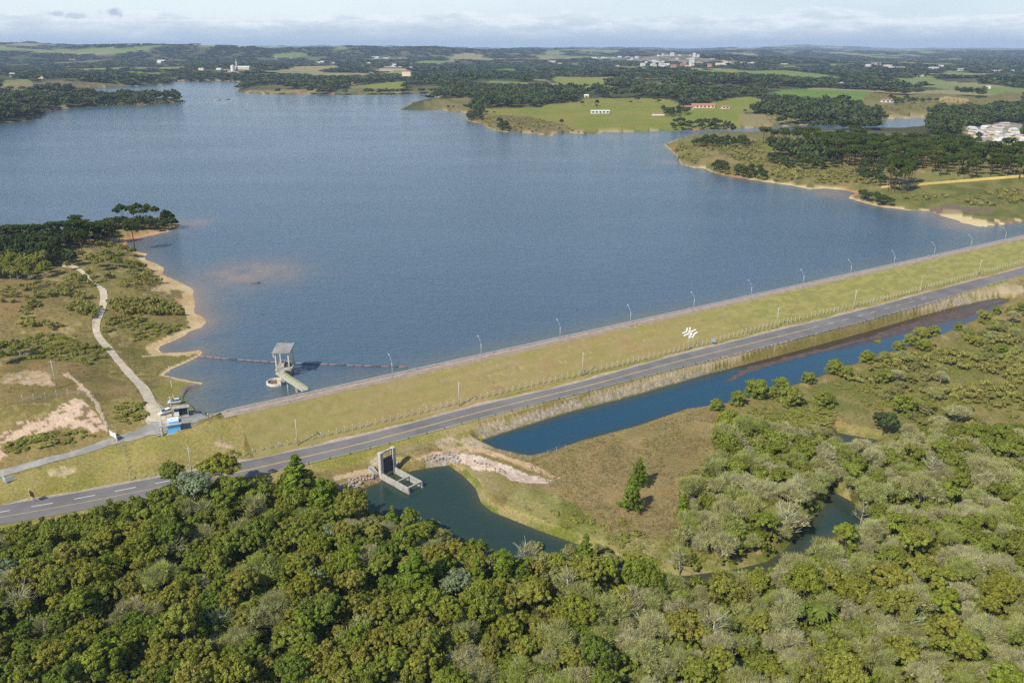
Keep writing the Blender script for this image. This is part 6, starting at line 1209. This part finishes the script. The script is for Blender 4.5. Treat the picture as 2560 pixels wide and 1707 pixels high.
for k_, (x_, y_, lb) in enumerate([(401, 1086, "upper pale concrete bench at the foot of the utility pole"), (402, 1090, "lower pale concrete bench at the foot of the utility pole"), (414, 1084.5, "pale block seat just past the utility pole near the hut")]):
    p_ = g1(x_, y_); be = empty("bench", p_, rad(18), lb, "bench"); l_ = .55 if k_ == 2 else .85; MB().box(-l_, l_, -.22, .22, .36, .46).build("seat", pale_concrete, be)
    for x2 in (-l_ + .15, l_ - .15): MB().box(x2 - .07, x2 + .07, -.18, .18, -.2, .358).build("leg", concrete, be)
# white emblem on the slope
em = [[(1707, 833.5), (1716, 829.5), (1718.5, 821)], [(1725.2, 820), (1724.2, 828.5), (1721.5, 830.5), (1730, 829), (1738.8, 825)], [(1710.5, 840), (1720, 835), (1729, 834), (1727, 838.5), (1723.5, 845)], [(1742.5, 831), (1735.5, 836), (1733.5, 840), (1731, 843.5)]]
e0 = g1(1725, 832); emb = empty("emblem", e0, 0, "white emblem of four bent strokes laid on the dam's grass slope", "emblem")
for ln in em:
    sm = MB(); G = ground(*np.array(ln).T); Pq = [Vector((x, y, z + .16)) - e0 for x, y, z in zip(*G)]
    sn = Vector((-math.sin(DA) * -.43, math.cos(DA) * -.43, .9)); sn = Vector((.225, -.37, .9)).normalized()
    for a, b in zip(Pq[:-1], Pq[1:]):
        d = (b - a).normalized(); w_ = sn.cross(d).normalized() * .30; a = a - d * .2; b = b + d * .2
        sm.add([a - w_ - sn * .1, b - w_ - sn * .1, b + w_ - sn * .1, a + w_ - sn * .1, a - w_ + sn * .06, b - w_ + sn * .06, b + w_ + sn * .06, a + w_ + sn * .06], [(3, 2, 1, 0), (4, 5, 6, 7), (0, 1, 5, 4), (1, 2, 6, 5), (2, 3, 7, 6), (3, 0, 4, 7)])
    sm.build("stroke", white_paint, emb)
# yellow bank
yw = empty("yellow_wall", g1(2202, 470), 0, "long low bright yellow wall running off behind the scrub on the far bank", "wall"); y0_ = yw.location.copy()
def wallrun(p0, p1, h0, h1, mat_, name):
    n_ = 14; px_ = np.linspace(p0[0], p1[0], n_); py_ = np.linspace(p0[1], p1[1], n_); G = ground(px_, py_); V = []; Fc = []
    for i_ in range(n_):
        x, y, z = G[0][i_] - y0_.x, G[1][i_] - y0_.y, G[2][i_] - y0_.z; h_ = h0 + (h1 - h0) * i_ / (n_ - 1)
        V += [(x, y, z - .6), (x, y, z + h_), (x - .1, y + .7, z + h_), (x - .1, y + .7, z - .6)]
        if i_: b_ = 4 * i_; Fc += [(b_ - 4, b_, b_ + 1, b_ - 3), (b_ - 3, b_ + 1, b_ + 2, b_ - 2), (b_ - 2, b_ + 2, b_ + 3, b_ - 1)]
    Fc += [(0, 1, 2, 3), (4 * n_ - 1, 4 * n_ - 2, 4 * n_ - 3, 4 * n_ - 4)]; obj(name, mesh(name, V, Fc, [mat_]), yw)
wallrun((2203, 470), (2264, 466.5), 1.3, 1.7, yellow_wall, "wall_section"); wallrun((2264.5, 466.4), (2272, 466), 1.8, 1.8, roof_grey, "gate"); wallrun((2272.5, 466), (2800, 424), 1.7, 2.4, yellow_wall, "wall_section")
# rocks in the water
def rock(px, py, sx_, sy_, sz_, mat_, label, group=None):
    p_ = V2(px, py, -.1); v, f = stone(int(px), 1.0); o_ = obj("rock", mesh("rock", v * [sx_, sy_, sz_], f, [mat_], True), None, p_); tag(o_, label, "rock", group)
rock(641, 707.5, 3.2, 1.6, .7, plain("dark_rock", (.13, .10, .09), .9, .3), "dark flat rock breaking the water on the pale shoal")
rock(542, 251, 11, 14, 2.2, plain("tan_rock", (.36, .26, .15), .9, .4, .3), "smaller tan rocky islet far out in the reservoir"); rock(564, 250.5, 14, 16, 3.6, plain("tan_rock_grass", (.30, .23, .11), .9, .5, .3), "bigger tan rocky islet far out in the reservoir"); rock(578, 252, 9, 8, .5, pale_concrete, "flat pale sandbar beside the rocky islets")
# houses
def house_mesh(w_, d_, h_, pitch):
    a = MB().box(-w_ / 2, w_ / 2, -d_ / 2, d_ / 2, -1.5, h_); r_ = MB(); o_ = .5
    r_.add([(-w_ / 2 - o_, -d_ / 2 - o_, h_ - .15), (w_ / 2 + o_, -d_ / 2 - o_, h_ - .15), (w_ / 2 + o_, d_ / 2 + o_, h_ - .15), (-w_ / 2 - o_, d_ / 2 + o_, h_ - .15), (-w_ / 2 - o_, 0, h_ + pitch), (w_ / 2 + o_, 0, h_ + pitch)], [(0, 1, 5, 4), (2, 3, 4, 5), (0, 4, 3), (1, 2, 5), (3, 2, 1, 0)])
    return a, r_
def house(px, py, w_, d_, h_, pitch, wm, rm_, label, rz_=0.0, nwin=3, cat="house", group=None, name="house"):
    p_ = g1(px, py); r_ = empty(name, p_, rz_, label, cat, group); a, b = house_mesh(w_, d_, h_, pitch); a.build("wall", wm, r_); b.build("roof", rm_, r_)
    for k_ in range(nwin):
        x_ = -w_ / 2 + w_ * (k_ + .5) / max(nwin, 1); MB().box(x_ - w_ / nwin * .24, x_ + w_ / nwin * .24, -d_ / 2 - .06, -d_ / 2 - .003, h_ * .3, h_ * .78).build("window", glass, r_)
    if nwin: MB().box(w_ * .02, w_ * .02 + 1.2, -d_ / 2 - .08, -d_ / 2 - .002, -.2, h_ * .26 + 1).build("door", bark, r_)
    return r_
house(1500, 284, 31, 9, 4.6, .9, wall_white, white_paint, "low white farmhouse with dark openings on the far pasture", .03, 5); house(1645, 289, 20, 6, 3, .9, wall_white, roof_tile, "small white shed at the edge of the pasture beside dark trees", -.1, 0, "shed"); house(1757, 270, 40, 10, 4.5, 3.2, wall_cream, roof_tile, "long barn under a clay-tile roof beyond the pasture", -.12, 6, "barn"); house(1813, 272, 13, 9, 3.6, 2, wall_white, roof_tile, "little white house with a clay roof next to the long barn", 0, 2); house(1722, 273, 15, 9, 4, 2, wall_cream, roof_tile, "cream house half hidden by trees before the long barn", .1, 2)
house(2048, 357, 18, 9, 3.2, 2.6, wall_brick, roof_tile, "brown brick house on the lawn among the umbrella pines", .1, 3); house(2217, 256, 22, 10, 4, 2, wall_white, roof_tile, "white house with a clay roof by the far green field", -.1, 3); house(880, 213, 20, 12, 6, 3, wall_brick, roof_tile, "red brick house on the far shore meadow", .1, 2); house(1466, 244, 9, 8, 4, 2, wall_cream, white_paint, "tiny cream hut at the wood's edge above the pasture", 0, 1)
house(182, 158, 34, 20, 9, 6, wall_white, roof_tile, "white house with an orange roof in the far hills", .1, 0); house(404, 155, 40, 20, 8, 3, wall_white, white_paint, "upper of two white sheds in the far woods beyond the inlet", 0, 0, "shed"); house(399, 161, 22, 15, 8, 3, wall_white, white_paint, "lower of two white sheds in the far woods beyond the inlet", 0, 0, "shed"); house(607, 174, 58, 20, 10, 3, wall_cream, white_paint, "long cream factory shed behind the silo tower", 0, 0, "factory")
p_ = g1(583, 181); si = empty("silo", p_, 0, "white round silo of the far factory beyond the inlet", "silo"); MB().tube([(0, 0, -2), (0, 0, 20)], 8, 14).build("tank", wall_white, si); MB().tube([(0, 0, 20.01), (0, 0, 24)], 8, 14, .5).build("roof", roof_grey, si)
p_ = g1(593, 180); tw2 = empty("factory_tower", p_, 0, "slim pale tower beside the far silo", "tower"); MB().box(-3, 3, -3, 3, -2, 36).build("shaft", concrete, tw2); MB().tube([(0, 0, 36), (0, 0, 46)], .8, 6).build("spire", metal, tw2)
small = [mesh("far_building", *(lambda a, b: (a.v + b.v, a.f + [tuple(i_ + len(a.v) for i_ in f) for f in b.f]))(*house_mesh(1, 1, 1, .25 + .2 * (k_ % 2)) if False else (lambda w_: (MB().box(-.5, .5, -.5, .5, -.5, .8), MB().add([(-.54, -.54, .8), (.54, -.54, .8), (.54, .54, .8), (-.54, .54, .8), (-.54, 0, .8 + .3 * (k_ % 3) / 2), (.54, 0, .8 + .3 * (k_ % 3) / 2)], [(0, 1, 5, 4), (2, 3, 4, 5), (0, 4, 3), (1, 2, 5)])))(0)), [[wall_white, wall_cream, wall_white, roof_grey, wall_white, wall_brick][k_], [white_paint, roof_tile, roof_grey, roof_tile, white_paint, roof_tile][k_]], midx=[0] * 6 + [1] * 4) for k_ in range(6)]
def far_house(px, py, w_, d_, h_, k_, label, group, rz_=0.0):
    p_ = g1(px, py); o_ = obj("far_building", small[k_], None, p_, rz_); o_.scale = (w_, d_, h_ / .8); tag(o_, label, "building", group)
rh = random.Random(5)
for i_, (x_, y_) in enumerate(HOUSES[14:]):
    r0 = np.hypot(*at(x_, y_, 8)); far_house(x_, y_, rh.uniform(.003, .0075) * r0, rh.uniform(8, 16), min(rh.uniform(5, 9), .004 * r0), rh.choice([0, 0, 2, 4, 1]), "white or pale building standing alone among the far woods", "lone buildings in the far woods", rh.uniform(-.3, .3))
TP = [q for q in [(rh.uniform(1470, 1900), rh.uniform(134, 165)) for _ in range(3000)] if inside(np.array([q[0]]), np.array([q[1]]), TOWN)[0]][:235]
for x_, y_ in TP:
    tall = (abs(x_ - 1700) < 60 and rh.random() < .12); far_house(x_, y_, rh.uniform(10, 30), rh.uniform(10, 18), rh.uniform(16, 26) if tall else rh.uniform(5, 10), rh.choice([0, 0, 1, 2, 4, 4, 1, 5] if not tall else [0, 4, 2]), "tall pale block in the far town's middle" if tall else "small pale building in the far town below the horizon", "tall blocks of the far town" if tall else "buildings of the far town", rh.uniform(-.4, .4))
for poly, n_ in ((zC([(1310, 432), (1400, 430), (1560, 440), (1550, 452), (1400, 446)]), 22), (zC([(1730, 445), (1815, 440), (1815, 465), (1730, 462)]), 9), (zN([(1700, 105), (1800, 100), (2110, 88), (2110, 112), (1800, 125), (1700, 122)]), 10)):
    a = np.array(poly); c_ = 0
    while c_ < n_:
        x_, y_ = rh.uniform(a[:, 0].min(), a[:, 0].max()), rh.uniform(a[:, 1].min(), a[:, 1].max())
        if inside(np.array([x_]), np.array([y_]), poly)[0]: far_house(x_, y_, rh.uniform(14, 34), rh.uniform(10, 20), rh.uniform(5, 10), rh.choice([0, 1, 2, 4, 4]), "small pale building in a hamlet among the far woods", "hamlet buildings in the far woods", rh.uniform(-.4, .4)); c_ += 1
# village at the far bank
vt = []
for k_ in range(5):
    a, b = house_mesh(*[(9, 7, 3.2, 1.6), (12, 8, 3.4, 1.3), (8, 7, 3.0, 1.8), (16, 9, 5.5, 2.4), (11, 8, 3.2, 1.0)][k_]); r_ = empty("village_house", (0, 0, 0)); a.build("wall", [wall_cream, wall_cream, wall_white, wall_brick, wall_cream][k_], r_); b.build("roof", [plain('pale_roof', (.50, .48, .45), .85, .25, .8), roof_grey, plain('light_roof', (.60, .58, .54), .8, .2, .8), roof_tile, plain('brownish_roof', (.42, .36, .31), .85, .25, .8)][k_], r_); register(r_); vt.append([r_, 0])
vp = []; cnt = 0
while len(vp) < 46 and cnt < 4000:
    cnt += 1; x_, y_ = rh.uniform(2400, 2640), rh.uniform(311, 364)
    if not inside(np.array([x_]), np.array([y_]), VILLAGE)[0]: continue
    p_ = g1(x_, y_)
    if all((p_ - q).length > 13 for q in vp): vp.append(p_)
for n_, p_ in enumerate(vp):
    k_ = 3 if n_ == 0 else rh.choice([0, 1, 2, 4, 4, 2, 0]); v_ = vt[k_]; o = v_[0] if v_[1] == 0 else copy_tree(v_[0]); v_[1] = 1; o.location = p_; o.rotation_euler = (0, 0, .35 + rh.choice([0, 1.57]) + rh.uniform(-.1, .1))
    tag(o, "white-walled or pale small house in the village beyond the umbrella pines" if k_ != 3 else "big pinkish house in the village beyond the umbrella pines", "house", "village houses" if k_ != 3 else None)
for v_ in vt:
    if not v_[1]:
        for ch in LINKED[v_[0].name]: bpy.data.objects.remove(ch)
        bpy.data.objects.remove(v_[0])
# ------------------------------------------------------------------ the air
hz = MB().box(-19500, 19500, -300, 30500, -16, 235); o = hz.build("haze", None)
m = bpy.data.materials.new("haze"); m.use_nodes = True; t = m.node_tree; t.nodes.clear(); pv = node(t, "ShaderNodeVolumePrincipled", {"Color": (.60, .76, 1.0, 1), "Density": 5.6e-5, "Anisotropy": 0.0}); node(t, "ShaderNodeOutputMaterial", {"Volume": pv.outputs[0]})
o.data.materials.clear(); o.data.materials.append(m); tag(o, None, None, None, "stuff")
